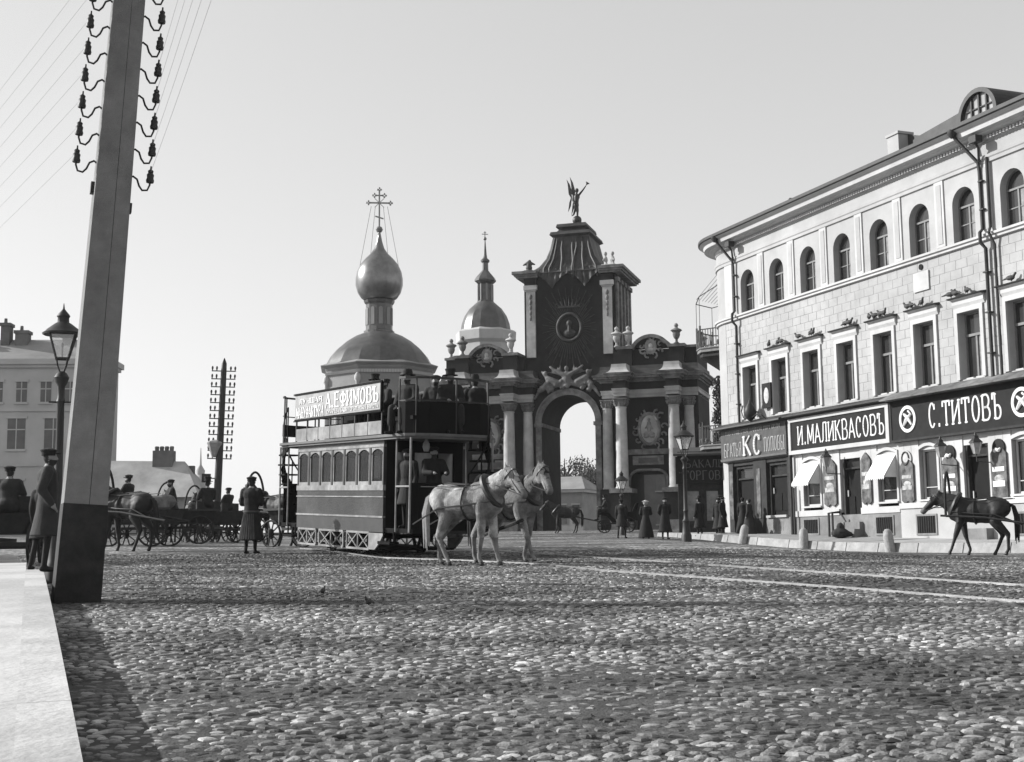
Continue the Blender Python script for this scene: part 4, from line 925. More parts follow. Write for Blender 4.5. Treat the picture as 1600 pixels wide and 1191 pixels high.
# figures on the corners of the upper cornice
for x, lb in ((-2.95, 'small dark eagle ornament on the left corner of the drapery block'), (2.85, 'pale seated cherub pair on the right corner of the drapery block')):
    q = MB()
    if x < 0: q.ell((0, 0, .3), (.25, .2, .32), 8); q.limb((0, 0, .5), .16, (.05, 0, .78), .12, 8); q.limb((0, 0, .7), .14, (-.42, 0, .52), .06, 8); q.limb((0, 0, .7), .14, (.42, 0, .52), .06, 8); q.box(-.35, .35, -.3, .3, -.1, .1)
    else:
        for dx in (-.25, .25):
            q.ell((dx, 0, .45), (.17, .18, .3), 8); q.ell((dx, 0, .9), (.14, .14, .16), 8); q.limb((dx, 0, .25), .13, (dx+.1, -.25, .05), .1, 8); q.limb((dx, 0, .65), .08, (dx*1.6, -.2, .4), .06, 6)
        q.box(-.5, .5, -.35, .35, -.1, .1)
    me = fuse(q, .045, 2); me.polygons.foreach_set('use_smooth', [True]*len(me.polygons)); o = obj('roof_figure', me, M_GTIN if x < 0 else M_GST)
    o.location = gw(x, -1.0, 19.38+H); o.rotation_euler.z = -GB; tag(o, lb, 'statue')
# winged trumpeter on its globe
M_BRZ = mat('dark_bronze', .02, .5, .3, 5, spec=.4)
st = thing('winged_statue', 'dark winged trumpeting figure balanced on a globe atop the arch', 'statue', gw(.05, -(yc), 22.83+H), -GB)
q = MB(); q.lathe([(.42, 0), (.42, .12), (.25, .2), (.25, .3)], 12); q.ell((0, 0, .58), (.34, .34, .34), 14); q.build('globe', M_BRZ, st, True)
q = MB(); q.limb((.03, 0, .88), .07, (.05, 0, 1.25), .09, 8); q.limb((.05, 0, 1.25), .1, (-.02, 0, 1.75), .15, 8); q.limb((-.25, 0, 1.02), .06, (-.38, 0, .95), .05, 6); q.limb((-.25, 0, 1.02), .07, (-.1, 0, 1.45), .10, 8); q.limb((-.1, 0, 1.4), .11, (-.06, 0, 1.8), .15, 8)
q.ell((-.05, 0, 1.72), (.22, .17, .24), 10); q.limb((-.05, 0, 1.8), .18, (.0, 0, 2.35), .2, 8); q.ell((0, 0, 2.3), (.25, .17, .22), 10); q.limb((.0, 0, 2.5), .08, (.02, 0, 2.68), .07, 6); q.ell((.03, 0, 2.8), (.14, .14, .17), 10)
q.limb((.2, 0, 2.48), .09, (.45, 0, 2.75), .065, 8); q.limb((.45, 0, 2.75), .065, (.68, 0, 3.05), .05, 8); q.limb((-.2, 0, 2.45), .08, (-.28, -.1, 2.05), .06, 8); q.limb((-.28, -.1, 2.05), .06, (-.1, -.18, 1.85), .05, 8)
me = fuse(q, .035, 3); me.polygons.foreach_set('use_smooth', [True]*len(me.polygons)); obj('figure', me, M_BRZ, st)
q = MB(); q.lathe([(.02, -.45), (.03, 0), (.06, .1), (.17, .22), (.15, .22), (.04, .1)], 10); t_ = q.build('trumpet', M_BRZ, st, True); t_.location = (.72, 0, 3.12); t_.rotation_euler = (0, .6, 0)
for dx, k in ((-.32, 1.), (-.5, .85)):
    q = MB(); q.prism([(0, 0), (-.16, .35*k), (-.22, 1.2*k), (-.30, 1.65*k), (-.08, 1.2*k), (.10, .5*k)], -.03, .03); q.prism([(0, 0), (-.12, -.4*k), (-.22, -1.2*k), (-.02, -.7*k), (.1, .2)], -.028, .028); w = q.build('wing', M_BRZ, st); w.location = (dx+.1, .14 if dx > -.4 else -.1, 2.25)
# ================================================================== churches and far houses
M_CHW = mat('church_plaster', .26, .85, .12, .8, .1, 10, stain=.15)
M_CHT = mat('church_white_trim', .42, .85, .1, 1)
M_DOME = mat('weathered_dome_tin', .095, .4, .35, 1.2, metal=.3, spec=.5, stain=.2)
M_ONION = mat('dull_gilt_onion', .19, .32, .25, 1.6, metal=.85, spec=.5)
M_CROSS = mat('gilt_cross', .2, .35, .3, 4, metal=.7)
def oct_pts(r, z, n=8, rot=math.pi/8): return [(r*math.cos(2*math.pi*i/n+rot), r*math.sin(2*math.pi*i/n+rot), z) for i in range(n)]
def stack(name, m, parent, prof, n=8, rot=math.pi/8, smooth=False, ang=.5):
    mb = MB()
    for r, z in prof: mb.v += oct_pts(r, z, n, rot)
    mb.f = [(j*n+i, j*n+(i+1) % n, (j+1)*n+(i+1) % n, (j+1)*n+i) for j in range(len(prof)-1) for i in range(n)]+[tuple((len(prof)-1)*n+i for i in range(n))]
    return mb.build(name, m, parent, smooth, ang)
CHY = 112.; cx_ = ray(592, 860)[0]*CHY
ch = thing('church', 'pale octagonal church with broad tin dome and gilt onion cupola behind the tram', 'church', (cx_, CHY, 0), .12)
stack('wall', M_CHW, ch, [(4.75, .5), (4.75, 15.0+H)])
stack('eaves', M_CHW, ch, [(4.75, 14.85+H), (4.85, 14.95+H), (4.9, 15.1+H), (5.3, 15.28+H), (5.32, 15.34+H), (4.6, 15.6+H)])
m = MB()
for i in range(8):
    for k in range(16):
        p = Vector(oct_pts(4.8, 14.6+H)[i]).lerp(Vector(oct_pts(4.8, 14.6+H)[(i+1) % 8]), (k+.5)/16); m.box(p.x-.1, p.x+.1, p.y-.1, p.y+.1, 14.5+H, 14.75+H)
tag(m.build('dentils', M_CHT, ch), kind='stuff')
stack('dome', M_DOME, ch, [(4.62, 15.5+H), (4.45, 15.8+H), (4.15, 16.35+H), (3.6, 17.0+H), (2.9, 17.6+H), (2.1, 18.1+H), (1.35, 18.42+H), (1.2, 18.6+H)], 16, 0, True, .28)
dr = stack('drum', M_DOME, ch, [(1.32, 18.45+H), (1.32, 18.6+H), (1.15, 18.7+H), (1.15, 20.9+H), (1.28, 21.05+H), (1.35, 21.25+H)], 10, .1)
for i in range(10):
    a = 2*math.pi*(i+.5)/10+.1; m = MB(); m.box(-.17, .17, -.05, .05, 0, 1.35); m.prism([(.17*math.cos(math.pi*k/8), 1.35+.17*math.sin(math.pi*k/8)) for k in range(9)], -.05, .05); o = m.build('blind_window', M_CHW, dr); o.location = (1.11*math.cos(a), 1.11*math.sin(a), 19.1+H); o.rotation_euler.z = a+math.pi/2
m = MB(); m.lathe([(1.2, 21.25), (1.55, 21.5), (1.85, 21.95), (2.03, 22.6), (2.03, 23.2), (1.92, 23.8), (1.65, 24.4), (1.2, 24.95), (.75, 25.4), (.45, 25.85), (.25, 26.5), (.12, 27.2), (.08, 27.5)], 28, (0, 0, H)); on = m.build('onion_dome', M_ONION, ch, True, 1.2)
def cross(parent, z, h, w, t, m_, fancy=True):
    m = MB(); m.ell((0, 0, z+.15), (t*2.4,)*3, 8); m.bar((0, 0, z), (0, 0, z+h), t); zc = z+h*.68
    m.bar((-w, 0, zc), (w, 0, zc), t*.9); m.bar((-w*.4, 0, z+h*.86), (w*.4, 0, z+h*.86), t*.8); m.bar((-w*.38, 0, z+h*.36), (w*.38, 0, z+h*.30), t*.8)
    if fancy:
        for x, zz in ((-w, zc), (w, zc), (0, z+h), (-w*.45, z+h*.86), (w*.45, z+h*.86)):
            for dx, dz in ((-.14, 0), (.14, 0), (0, .14), (0, -.14)): m.ell((x+dx, 0, zz+dz), (.10, .06, .10), 6)
        for s in (-1, 1):
            for k in (-1, 1): m.bar((0, 0, zc), (s*w*.42, 0, zc+k*w*.42), .05)
    return m.build('cross', m_, parent)
cross(on, 27.4+H, 3.7, .95, .13, M_CROSS)
m = MB()
for s in (-1, -.5, .5, 1): m.bar((s*.7, 0, 29.6+H), (s*1.75, .2, 23.9+H), .03)
m.build('stay_chain', M_DARK, on)
for k in range(8):
    a = math.radians(45*k)+.0; R8 = 4.75*math.cos(math.pi/8)+.02
    m = MB(); w_, z0, z1 = .55, 9.6+H, 12.3+H
    fr = [(-w_, z0), (-w_, z1)]+[(-w_*math.cos(math.pi*i/10), z1+w_*math.sin(math.pi*i/10)) for i in range(1, 10)]+[(w_, z1), (w_, z0)]
    m.tube([(x, -.05, z) for x, z in fr], .16, 6); f = m.build('window', M_CHT, ch); f.location = (R8*math.cos(a), R8*math.sin(a), 0); f.rotation_euler.z = a+math.pi/2
    m = MB(); m.prism(fr, -.06, .0); m.build('pane', M_GLASS, f); m = MB(); m.bar((0, -.1, z0), (0, -.1, z1+w_), .08); m.bar((-w_, -.1, (z0+z1)/2), (w_, -.1, (z0+z1)/2), .08); m.bar((-w_, -.1, z1), (w_, -.1, z1), .08); m.build('glazing_bars', M_DARK, f)
    m = MB(); p = Vector(oct_pts(4.78, 0)[k]); m.lathe([(.16, .5), (.16, 13.7+H), (.28, 13.9+H), (.28, 14.2+H), (.1, 14.5+H)], 8, (p.x, p.y, 0)); m.build('corner_shaft', M_CHT, ch, True)
# domed tower behind the gate
TY = 118.; tx = ray(762, 857)[0]*TY
tw = thing('church_tower', 'round church tower with small dome, lantern and thin spire behind the arch', 'church tower', (tx, TY, 0), .2)
stack('wall', M_CHT, tw, [(2.5, .8), (2.5, 18.3+H)]); stack('cornice', M_CHT, tw, [(2.5, 18.2+H), (2.75, 18.5+H), (2.8, 19.3+H), (2.62, 19.45+H), (2.2, 19.6+H)])
stack('dome', M_DOME, tw, [(2.3, 19.5+H), (2.2, 20.1+H), (1.95, 20.8+H), (1.5, 21.5+H), (.95, 22.0+H), (.72, 22.2+H)], 16, 0, True, .3)
m = MB(); m.lathe([(.78, 22.05), (.78, 22.25), (.6, 22.3), (.6, 23.8), (.72, 23.85), (1.0, 24.1), (1.0, 24.2), (.85, 24.45), (.5, 24.85), (.3, 25.1)], 8, (0, 0, H)); ln = m.build('lantern', M_DOME, tw)
for i in range(8): a = math.pi*i/4; m = MB(); m.lathe([(.09, 22.3), (.09, 23.8)], 6, (.66*math.cos(a), .66*math.sin(a), H)); m.build('colonnette', M_CHW, ln)
m = MB(); m.lathe([(.3, 25.0), (.28, 25.8), (.4, 25.9), (.42, 26.05), (.2, 26.25), (.15, 26.6), (.04, 28.0)], 8, (0, 0, H)); sp_ = m.build('spire', M_DOME, tw, True)
cross(sp_, 27.9+H, .85, .28, .07, M_CROSS, False)
# hazy three-storey house on the far left
FY = 84.; fx0, fx1 = ray(-260, 860)[0]*FY, ray(163, 860)[0]*FY
lh = thing('far_house', 'hazy grey three-storey house with chimneys seen behind the gas lamp', 'house', (fx1, FY, 0), .06)
W_ = fx1-fx0; M_FH = mat('far_house_plaster', .42, .9, .12, .5, stain=.1); M_FW = mat('far_house_window', .10, .4, .3, 1)
m = MB(); m.box(-W_, 0, 0, 2.5, .5, 12.0+H); m.build('wall', M_FH, lh)
m = MB(); m.box(-W_-.3, .3, -.35, 2.8, 12.0+H, 12.35+H); m.box(-W_-.15, .15, -.18, 2.65, 11.8+H, 12.0+H); m.build('cornice', M_FH, lh)
m = MB(); m.add([(-W_-.2, -.2, 12.35+H), (.2, -.2, 12.35+H), (.2, 2.7, 12.35+H), (-W_-.2, 2.7, 12.35+H), (-W_+2.5, 2.4, 14.0+H), (-2.5, 2.4, 14.0+H)], [(0,1,5,4),(1,2,5),(2,3,4,5),(3,0,4)]); rf_ = m.build('roof', mat('far_roof', .24, .8, .2, .6), lh)
for x, hgt, w in ((-7.15, 15.0, .55), (-6.1, 14.5, .8), (-9.5, 14.4, .5), (-3.2, 14.2, .5)):
    m = MB(); m.box(x-w/2, x+w/2, 1.6, 2.4, 12.4+H, hgt+H); m.box(x-w/2-.08, x+w/2+.08, 1.52, 2.48, hgt-.2+H, hgt+.0+H); 
    m.lathe([(.12, 0), (.1, .35)], 6, (x-.1, 2, hgt+H)); m.build('chimney', mat('far_chimney', .12, .9, .3, 1), rf_)
for j, (z0, z1) in enumerate(((9.6, 10.9), (6.6, 8.55), (2.6, 4.6))):
    for i in range(12):
        x = -.9-i*1.52 if j == 0 else -1.1-i*2.3
        if x < -W_+.5: break
        w = .33 if j == 0 else .55; m = MB(); m.box(x-w, x+w, -.03, .04, z0+H, z1+H); f = m.build('window', M_FW, lh)
        m = MB(); m.box(x-.03, x+.03, -.05, -.03, z0+H, z1+H); m.box(x-w, x+w, -.05, -.03, z0+(z1-z0)*.62+H, z0+(z1-z0)*.62+.07+H); m.build('glazing_bars', M_FH, f)
        m = MB(); m.box(x-w-.12, x+w+.12, -.09, .0, z1+H, z1+.15+H); m.build('lintel', M_FH, f); m = MB(); m.box(x-w-.1, x+w+.1, -.12, 0, z0-.14+H, z0+H); m.build('sill', M_FH, f)
for z in (5.5, 9.0): m = MB(); m.box(-W_, .0, -.1, .0, z+H, z+.22+H); m.build('string_course', M_FH, lh)
# low house with a wide hipped roof
LY = 78.; lx = ray(246, 860)[0]*LY
lo = thing('low_house', 'low house with broad pale hipped roof and brick chimney behind the carts', 'house', (lx, LY, 0), .0)
m = MB(); m.box(-5, 1.9, 0, 4, .5, 3.3+H); m.build('wall', mat('low_house_wall', .3, .9, .2, 1), lo)
m = MB(); m.add([(-5.6, -.5, 3.2+H), (2.5, -.5, 3.2+H), (2.5, 4.5, 3.2+H), (-5.6, 4.5, 3.2+H), (-4, 2.0, 5.55+H), (1.0, 2.0, 5.45+H)], [(0,1,5,4),(1,2,5),(2,3,4,5),(3,0,4)]); rf_ = m.build('roof', mat('pale_sheet_roof', .36, .7, .2, 1.2, stain=.2), lo)
m = MB(); m.box(-.85, .35, 1.6, 2.4, 5.0+H, 6.1+H)
for k in range(4): m.lathe([(.12, 0), (.14, .25), (.1, .3)], 6, (-.7+k*.3, 2.0, 6.08+H))
m.build('chimney', mat('far_chimney', .12, .9, .3, 1), rf_)
m = MB(); m.box(1.2, 1.5, 2.2, 2.6, 4.3+H, 5.2+H); m.build('chimney', mat('far_chimney', .12, .9, .3, 1), rf_)
# tiny far spire
s_ = thing('far_spire', 'tiny pale bell tower spire far beyond the low house roof', 'church tower', (ray(311, 860)[0]*230, 230, 0))
m = MB(); m.lathe([(2.6, 1), (2.6, 9), (1.6, 9.5), (1.6, 11.5), (2.0, 11.8), (1.0, 13.0), (.7, 13.3), (.8, 14), (.2, 15), (.05, 18)], 10, (0, 0, H)); m.build('tower', mat('far_tower_pale', .35, .9, .1, .5), s_, True)
# beyond the arch: low house and trees
by = 128.; o = thing('house_beyond_arch', 'small pale house with dark roof seen through the main arch', 'house', (ray(890, 856)[0]*by, by, 0), -.35)
m = MB(); m.box(-5, 1.4, 0, 6, .8, 5.3+H); m.build('wall', mat('beyond_wall', .28, .9, .15, 1), o); m = MB(); m.box(-5.3, 1.7, -.4, 6.4, 5.3+H, 5.6+H); m.build('cornice', M_CHT, o)
m = MB(); m.add([(-5.4, -.5, 5.6+H), (1.8, -.5, 5.6+H), (1.8, 6.5, 5.6+H), (-5.4, 6.5, 5.6+H), (-4, 3, 7.0+H), (.4, 3, 7.0+H)], [(0,1,5,4),(1,2,5),(2,3,4,5),(3,0,4)]); m.build('roof', mat('far_roof', .24, .8, .2, .6), o)
for x in (-3.6, -2.1, -.6, .7): m = MB(); m.box(x-.35, x+.35, -.04, .05, 2.3+H, 4.1+H); f = m.build('window', M_FW, o); m = MB(); m.box(x-.45, x+.45, -.08, -.0, 4.1+H, 4.25+H); m.build('surround', M_CHT, f)
by = 112.; o = thing('house_behind_arch', 'grey two-storey house behind the arch\'s right-hand passage', 'house', (ray(1035, 856)[0]*by, by, 0), -.3)
m = MB(); m.box(-1.6, 16, 0, 7, .8, 7.0+H); m.build('wall', mat('behind_wall', .10, .9, .25, .8), o); m = MB(); m.add([(-2, -.4, 7.0+H), (16.4, -.4, 7.0+H), (16.4, 7.4, 7.0+H), (-2, 7.4, 7.0+H), (1.0, 3.5, 8.6+H), (14, 3.5, 8.6+H)], [(0,1,5,4),(1,2,5),(2,3,4,5),(3,0,4)]); m.build('roof', M_TIN, o)
for x in (.0, 2.2, 4.4):
    for z in (1.9, 4.7): m = MB(); m.box(x-.4, x+.4, -.04, .05, z+H, z+1.6+H); f = m.build('window', M_FW, o); m = MB(); m.box(x-.5, x+.5, -.08, 0, z-.12+H, z+H); m.build('sill', M_CHW, f)
M_LEAF2 = mat('street_tree_leaves', .075, .8, .5, 3)
def tree(px, Y, h, w, lb, seed):
    b = foot(px, Y); o = thing('street_tree', lb, 'tree', b, 0, 'trees beyond the arch')
    rng = random.Random(seed); m = MB(); m.tube([(0, 0, -.2), (.1, 0, h*.25), (.0, .1, h*.6), (.1, 0, h*.9)], [.28, .22, .14, .04], 7)
    tips = []
    for i in range(9):
        a = rng.uniform(0, 6.28); z0 = h*rng.uniform(.3, .7); q = Vector((w*.5*rng.uniform(.5, 1)*math.cos(a), w*.5*rng.uniform(.5, 1)*math.sin(a), z0+h*rng.uniform(.1, .25))); m.tube([(0, 0, z0), q*.5+Vector((0, 0, z0*.6)), q], [.09, .06, .02], 5); tips.append(tuple(q))
    m.build('trunk', M_WOOD, o, True); tips += [(rng.gauss(0, w*.22), rng.gauss(0, w*.22), h*rng.uniform(.45, .95)) for _ in range(8)]
    leaves(tips, (w*.22, w*.22, h*.11), 1600, .17, 'crown', M_LEAF2, o, seed); return o
tree(883, 150, 9.5, 6, 'leafy tree rising behind the small house, on the left through the arch', 1); tree(905, 160, 7.6, 6, 'low leafy tree in the middle of the view through the arch', 2); tree(925, 146, 7.4, 5, 'low leafy tree by the arch\'s right-hand columns', 3); tree(946, 152, 9.5, 6, 'leafy tree behind the arch\'s right-hand columns', 5)
# side shop beyond the round corner
sy = 63.; so_ = thing('corner_shop', 'low dark wooden shop with lettered board beyond the round corner', 'shop', (ray(1062, 852)[0]*sy, sy, 0), -.12)
w = (1136-1062)/F*sy+1.2; zt_ = 4.5+H
m = MB(); m.box(0, w, .25, 3, .3, zt_); m.build('wall', M_SHOP, so_); m = MB(); m.box(-.1, w+.1, -.05, .25, 2.95+H, 4.25+H); m.build('signboard', M_SIGN, so_); m = MB(); m.prism([(-.5, 4.25+H), (-.5, 4.35+H), (3, 4.9+H), (3, 4.5+H)], -.2, w+.2, 'x'); m.build('roof', M_TIN, so_)
M_LET3 = mat('faded_letters', .10, .7, .4, 5)
lettering('lettering', 'БАКАЛЕЯ', M_LET3, so_, 2.1, .36, (w/2-.3, -.06, 3.9+H)); lettering('lettering', 'ТОРГОВЛЯ', M_LET3, so_, 2.3, .42, (w/2-.3, -.06, 3.35+H))
for x0, x1 in ((.35, 1.05), (1.25, 1.95), (2.15, 2.9)):
    m = MB(); m.box(x0, x1, .18, .25, .9+H, 2.7+H); f = m.build('shop_window', M_WOOD, so_); m = MB(); m.box(x0+.08, x1-.08, .15, .18, 1.2+H, 2.6+H); m.build('pane', mat('dusty_glass', .12, .2, .4, 2, spec=.5), f)
# ================================================================== poles, lamps and wires
M_POLE = mat('grey_painted_pole', .18, .8, .16, 5, .5, 60, stain=.22)
M_POLED = mat('tarred_pole_foot', .026, .7, .4, 6, .5, 40, spec=.2, stain=.3)
# great boxed telegraph pole
pb = hit(118, 941); pb = Vector((pb.x, pb.y, G(pb.x, pb.y)))
pole = thing('telegraph_pole', 'thick leaning boxed telegraph pole with dark foot and curly insulator hooks', 'pole', pb, .4)
pole.rotation_euler = (0, .056, .4)
hw = .255; ht = .155; top_z = 10.5
def taper(z): return hw+(ht-hw)*z/top_z
def slab(z0, z1, x0f, x1f, m_, name, y0f=-1., y1f=1.):
    a, b = taper(z0), taper(z1); m = MB()
    m.hexa([(x0f*a, y0f*a, z0), (x1f*a, y0f*a, z0), (x1f*a, y1f*a, z0), (x0f*a, y1f*a, z0), (x0f*b, y0f*b, z1), (x1f*b, y0f*b, z1), (x1f*b, y1f*b, z1), (x0f*b, y1f*b, z1)]); return m.build(name, m_, pole)
zs_ = 1.13
slab(-.3, zs_, -1.02, 1.02, M_POLED, 'foot_sheathing', -1.02, 1.02)
slab(zs_, top_z, -1, .14, M_POLE, 'plank'); slab(zs_, top_z, .17, 1, M_POLE, 'plank'); slab(zs_, top_z, .1, .2, M_POLED, 'seam', -.95, .95)
hk = MB(); hk.tube([(0, 0, 0), (-.03, 0, .02), (-.08, 0, -.01), (-.11, 0, -.09), (-.15, 0, -.14), (-.21, 0, -.13), (-.235, 0, -.06), (-.235, 0, .05)], .013, 6)
ins = MB(); ins.lathe([(.045, -.05), (.05, -.02), (.04, .01), (.045, .05), (.03, .07), (.035, .1), (.012, .12), (.01, .16)], 10, (-.235, 0, .02))
hme = ime = None
def hook(side, z):
    global hme, ime
    if hme is None: h = hk.build('hook', M_DARK, pole, True); i_ = ins.build('insulator', M_DARK, h, True); hme, ime = h.data, i_.data
    else: h = obj('hook', hme, None, pole); i_ = obj('insulator', ime, None, h)
    h.location = (side*taper(z)*1.0, 0, z); h.rotation_euler.z = 0 if side < 0 else math.pi; return pole
WZ = []
for k in range(14):
    z = 5.27+k*.345; hook(-1, z); hook(1, z-.12); WZ.append(z)
m = MB(); m.box(-taper(4.9)-.04, -taper(4.9), -.05, .05, 4.88, 5.02); m.build('bolt_end', M_DARK, pole); m = MB(); m.box(taper(4.75), taper(4.75)+.04, -.05, .05, 4.7, 4.82); m.build('bolt_end', M_DARK, pole)
# wires running from the hooks towards the left and over the street
ORD = ('lowest', 'second lowest', 'third lowest', 'fourth lowest', 'fifth lowest', 'sixth lowest', 'seventh lowest', 'eighth lowest'); PM = Matrix.Translation(pb) @ Euler((0, .056, .4)).to_matrix().to_4x4()
for k in range(8):
    z = WZ[k]+.1; a = PM @ Vector((-taper(z)-.235, 0, z)); b = a+Vector((-18, 26, -.3)); P = []
    for i in range(13):
        t = i/12; q = a.lerp(b, t); q.z -= 1.3*4*t*(1-t)*.25; P.append(q-a)
    m = MB(); m.tube(P, .0022, 4); o = m.build('telegraph_wire', mat('wire', .4, .5, .1, 1)); o.location = a; tag(o, 'thin telegraph wire running from the boxed pole\'s %s left hook' % ORD[k], 'wire', 'wires on the left hooks of the boxed pole')
for k in range(5):
    z = WZ[k]-.02; a = PM @ Vector((taper(z)+.235, 0, z)); b = a+Vector((5.5, -15, .2)); P = []
    for i in range(13): t = i/12; q = a.lerp(b, t); q.z -= .2*4*t*(1-t); P.append(q-a)
    m = MB(); m.tube(P, .0022, 4); o = m.build('telegraph_wire', mat('wire', .4, .5, .1, 1)); o.location = a; tag(o, 'thin telegraph wire running from the boxed pole\'s %s right hook' % ORD[k], 'wire', 'wires on the right hooks of the boxed pole')
# far telegraph pole with many arms
q = foot(336, 60); tp = thing('telegraph_pole', 'distant dark telegraph pole with twelve rows of insulator arms', 'pole', q)
tp.rotation_euler = (0, .035, 0); top = (861-568)/F*60+CZ-q.z+.15
m = MB(); m.lathe([(.19, -.3), (.17, 3), (.13, top-.5), (.12, top-.1), (.02, top+.15)], 10); m.build('shaft', M_DARK, tp, True)
for k in range(12):
    z = top-.35-k*.365; m = MB(); m.bar((-.55, 0, z-.1), (.55, 0, z-.1), .045)
    for x in (-.52, -.32, .32, .52): m.lathe([(.02, -.08), (.04, .0), (.05, .04), (.03, .12)], 6, (x, 0, z))
    m.build('insulator_arm', M_DARK, tp)
m = MB(); m.box(-.75, -.35, -.03, .03, 2.55, 2.95); m.bar((-.4, 0, 2.75), (0, 0, 2.75), .05); m.build('notice_board', M_DARK, tp)
m = MB(); m.lathe([(.1, 3.7), (.36, 4.35), (.3, 4.42), (.05, 4.5)], 6, (-.22, -.1, 0)); m.build('lantern', mat('lantern_glass', .25, .2, .3, 6, spec=.5), tp)
# gas street lamps
M_LGL = mat('lamp_glass', .35, .15, .2, 2, spec=.5)
def street_lamp(loc, height, scale, label):
    o = thing('street_lamp', label, 'street lamp', loc, .3); s = scale; zb = height-1.22*s
    m = MB(); m.lathe([(.17*s, -.15), (.17*s, .25), (.14*s, .32), (.11*s, .7), (.13*s, .78), (.08*s, .86), (.07*s, 1.1), (.09*s, 1.16), (.07*s, 1.22), (.06*s, zb-.45), (.08*s, zb-.42), (.06*s, zb-.36), (.06*s, zb-.2), (.1*s, zb-.14), (.13*s, zb-.06), (.09*s, zb), (.05*s, zb+.03)], 12); m.build('post', M_DARK, o, True)
    m = MB(); m.bar((-.2*s, 0, zb-.5*s), (.2*s, 0, zb-.5*s), .03*s)
    for i in range(4): a = math.pi/4+i*math.pi/2; m.tube([(.03*s*math.cos(a), .03*s*math.sin(a), zb), (.1*s*math.cos(a), .1*s*math.sin(a), zb+.14*s), (.13*s*math.cos(a), .13*s*math.sin(a), zb+.26*s)], .014*s, 6)
    m.build('cradle', M_DARK, o, True)
    b0, b1, z0, z1 = .14*s, .30*s, zb+.26*s, zb+.68*s; m = MB()
    for i in range(4):
        a = math.pi/4+i*math.pi/2; a2 = a+math.pi/2; m.bar((b0*math.cos(a), b0*math.sin(a), z0), (b1*math.cos(a), b1*math.sin(a), z1), .026*s); m.bar((b0*math.cos(a), b0*math.sin(a), z0), (b0*math.cos(a2), b0*math.sin(a2), z0), .03*s); m.bar((b1*math.cos(a), b1*math.sin(a), z1), (b1*math.cos(a2), b1*math.sin(a2), z1), .03*s)
    fr = m.build('lantern_frame', M_DARK, o)
    for i in range(4):
        a, a2 = math.pi/4+i*math.pi/2, math.pi/4+(i+1)*math.pi/2; k = .97; m = MB(); P = [Vector((b0*k*math.cos(a), b0*k*math.sin(a), z0)), Vector((b0*k*math.cos(a2), b0*k*math.sin(a2), z0)), Vector((b1*k*math.cos(a2), b1*k*math.sin(a2), z1)), Vector((b1*k*math.cos(a), b1*k*math.sin(a), z1))]
        n_ = (P[1]-P[0]).cross(P[3]-P[0]).normalized()*.004; m.hexa([P[0], P[1], P[2], P[3]]+[p+n_ for p in P])
        m.build('pane', GLAZ, fr)
    m = MB(); m.tube([(0, 0, z0), (0, 0, z0+.2*s)], .015*s, 6); m.ell((0, 0, z0+.24*s), (.03*s, .03*s, .05*s), 8); m.build('burner', M_DARK, o)
    m = MB(); m.lathe([(.34*s, z1), (.35*s, z1+.03*s), (.31*s, z1+.05*s), (.27*s, z1+.1*s), (.14*s, z1+.2*s), (.10*s, z1+.22*s), (.095*s, z1+.30*s), (.115*s, z1+.33*s), (.10*s, z1+.36*s), (.05*s, z1+.42*s), (.02*s, z1+.46*s), (.006*s, z1+.56*s)], 12); m.build('lantern_cap', M_DARK, o, True); return o
GLAZ = bpy.data.materials.new('clear_lamp_glass'); GLAZ.use_nodes = True
_n = GLAZ.node_tree.nodes; _b = _n['Principled BSDF']; _b.inputs['Base Color'].default_value = (.8, .8, .8, 1); _b.inputs['Roughness'].default_value = .08; _b.inputs['Alpha'].default_value = .25
q = foot(88, 19.6); street_lamp(q, 3.72+CZ-q.z, .86, 'dark gas street lamp with tapered glass lantern behind the boxed pole')
q = foot(1073, 50); street_lamp(q, (854-658)/F*50+CZ-q.z, 1.15, 'dark gas street lamp at the pavement end near the corner balconies')
q = foot(973, 66); street_lamp(q, (855-735)/F*66+CZ-q.z, 1.0, 'small gas lamp standing before the arch\'s right-hand columns')
# ================================================================== horse tram
M_TB = mat('tram_body_paint', .042, .5, .4, 4, .2, 30, spec=.3, stain=.5)
M_TL = mat('tram_light_paint', .26, .55, .35, 5, spec=.3, stain=.35)
M_TD = mat('tram_dark_paint', .007, .7, .3, 3, spec=.06)
M_TGL = mat('tram_glass', .03, .08, .3, 1.5, spec=.7)
HD = math.atan2(-.856, .5165)
TR = Matrix.Rotation(HD, 4, 'Z') @ Matrix.Rotation(.0423, 4, 'Y')
A0 = Vector((-2.82, 28.5, 1.05)); TO = A0-(TR @ Vector((2.45, -1., 0)))
tram = thing('horse_tram', 'double-deck horse tram with open top deck, banner and lattice side frames', 'tram', TO)
tram.rotation_euler = TR.to_euler()
def tw_(x, y, z): return TO+(TR @ Vector((x, y, z)))
Lh, Wh = 2.45, 1.0
TGL = bpy.data.materials.new('tram_window_glass'); TGL.use_nodes = True
_b = TGL.node_tree.nodes['Principled BSDF']; _b.inputs['Base Color'].default_value = (.02, .02, .02, 1); _b.inputs['Roughness'].default_value = .06; _b.inputs['Alpha'].default_value = .3; _b.inputs['Specular IOR Level'].default_value = .3
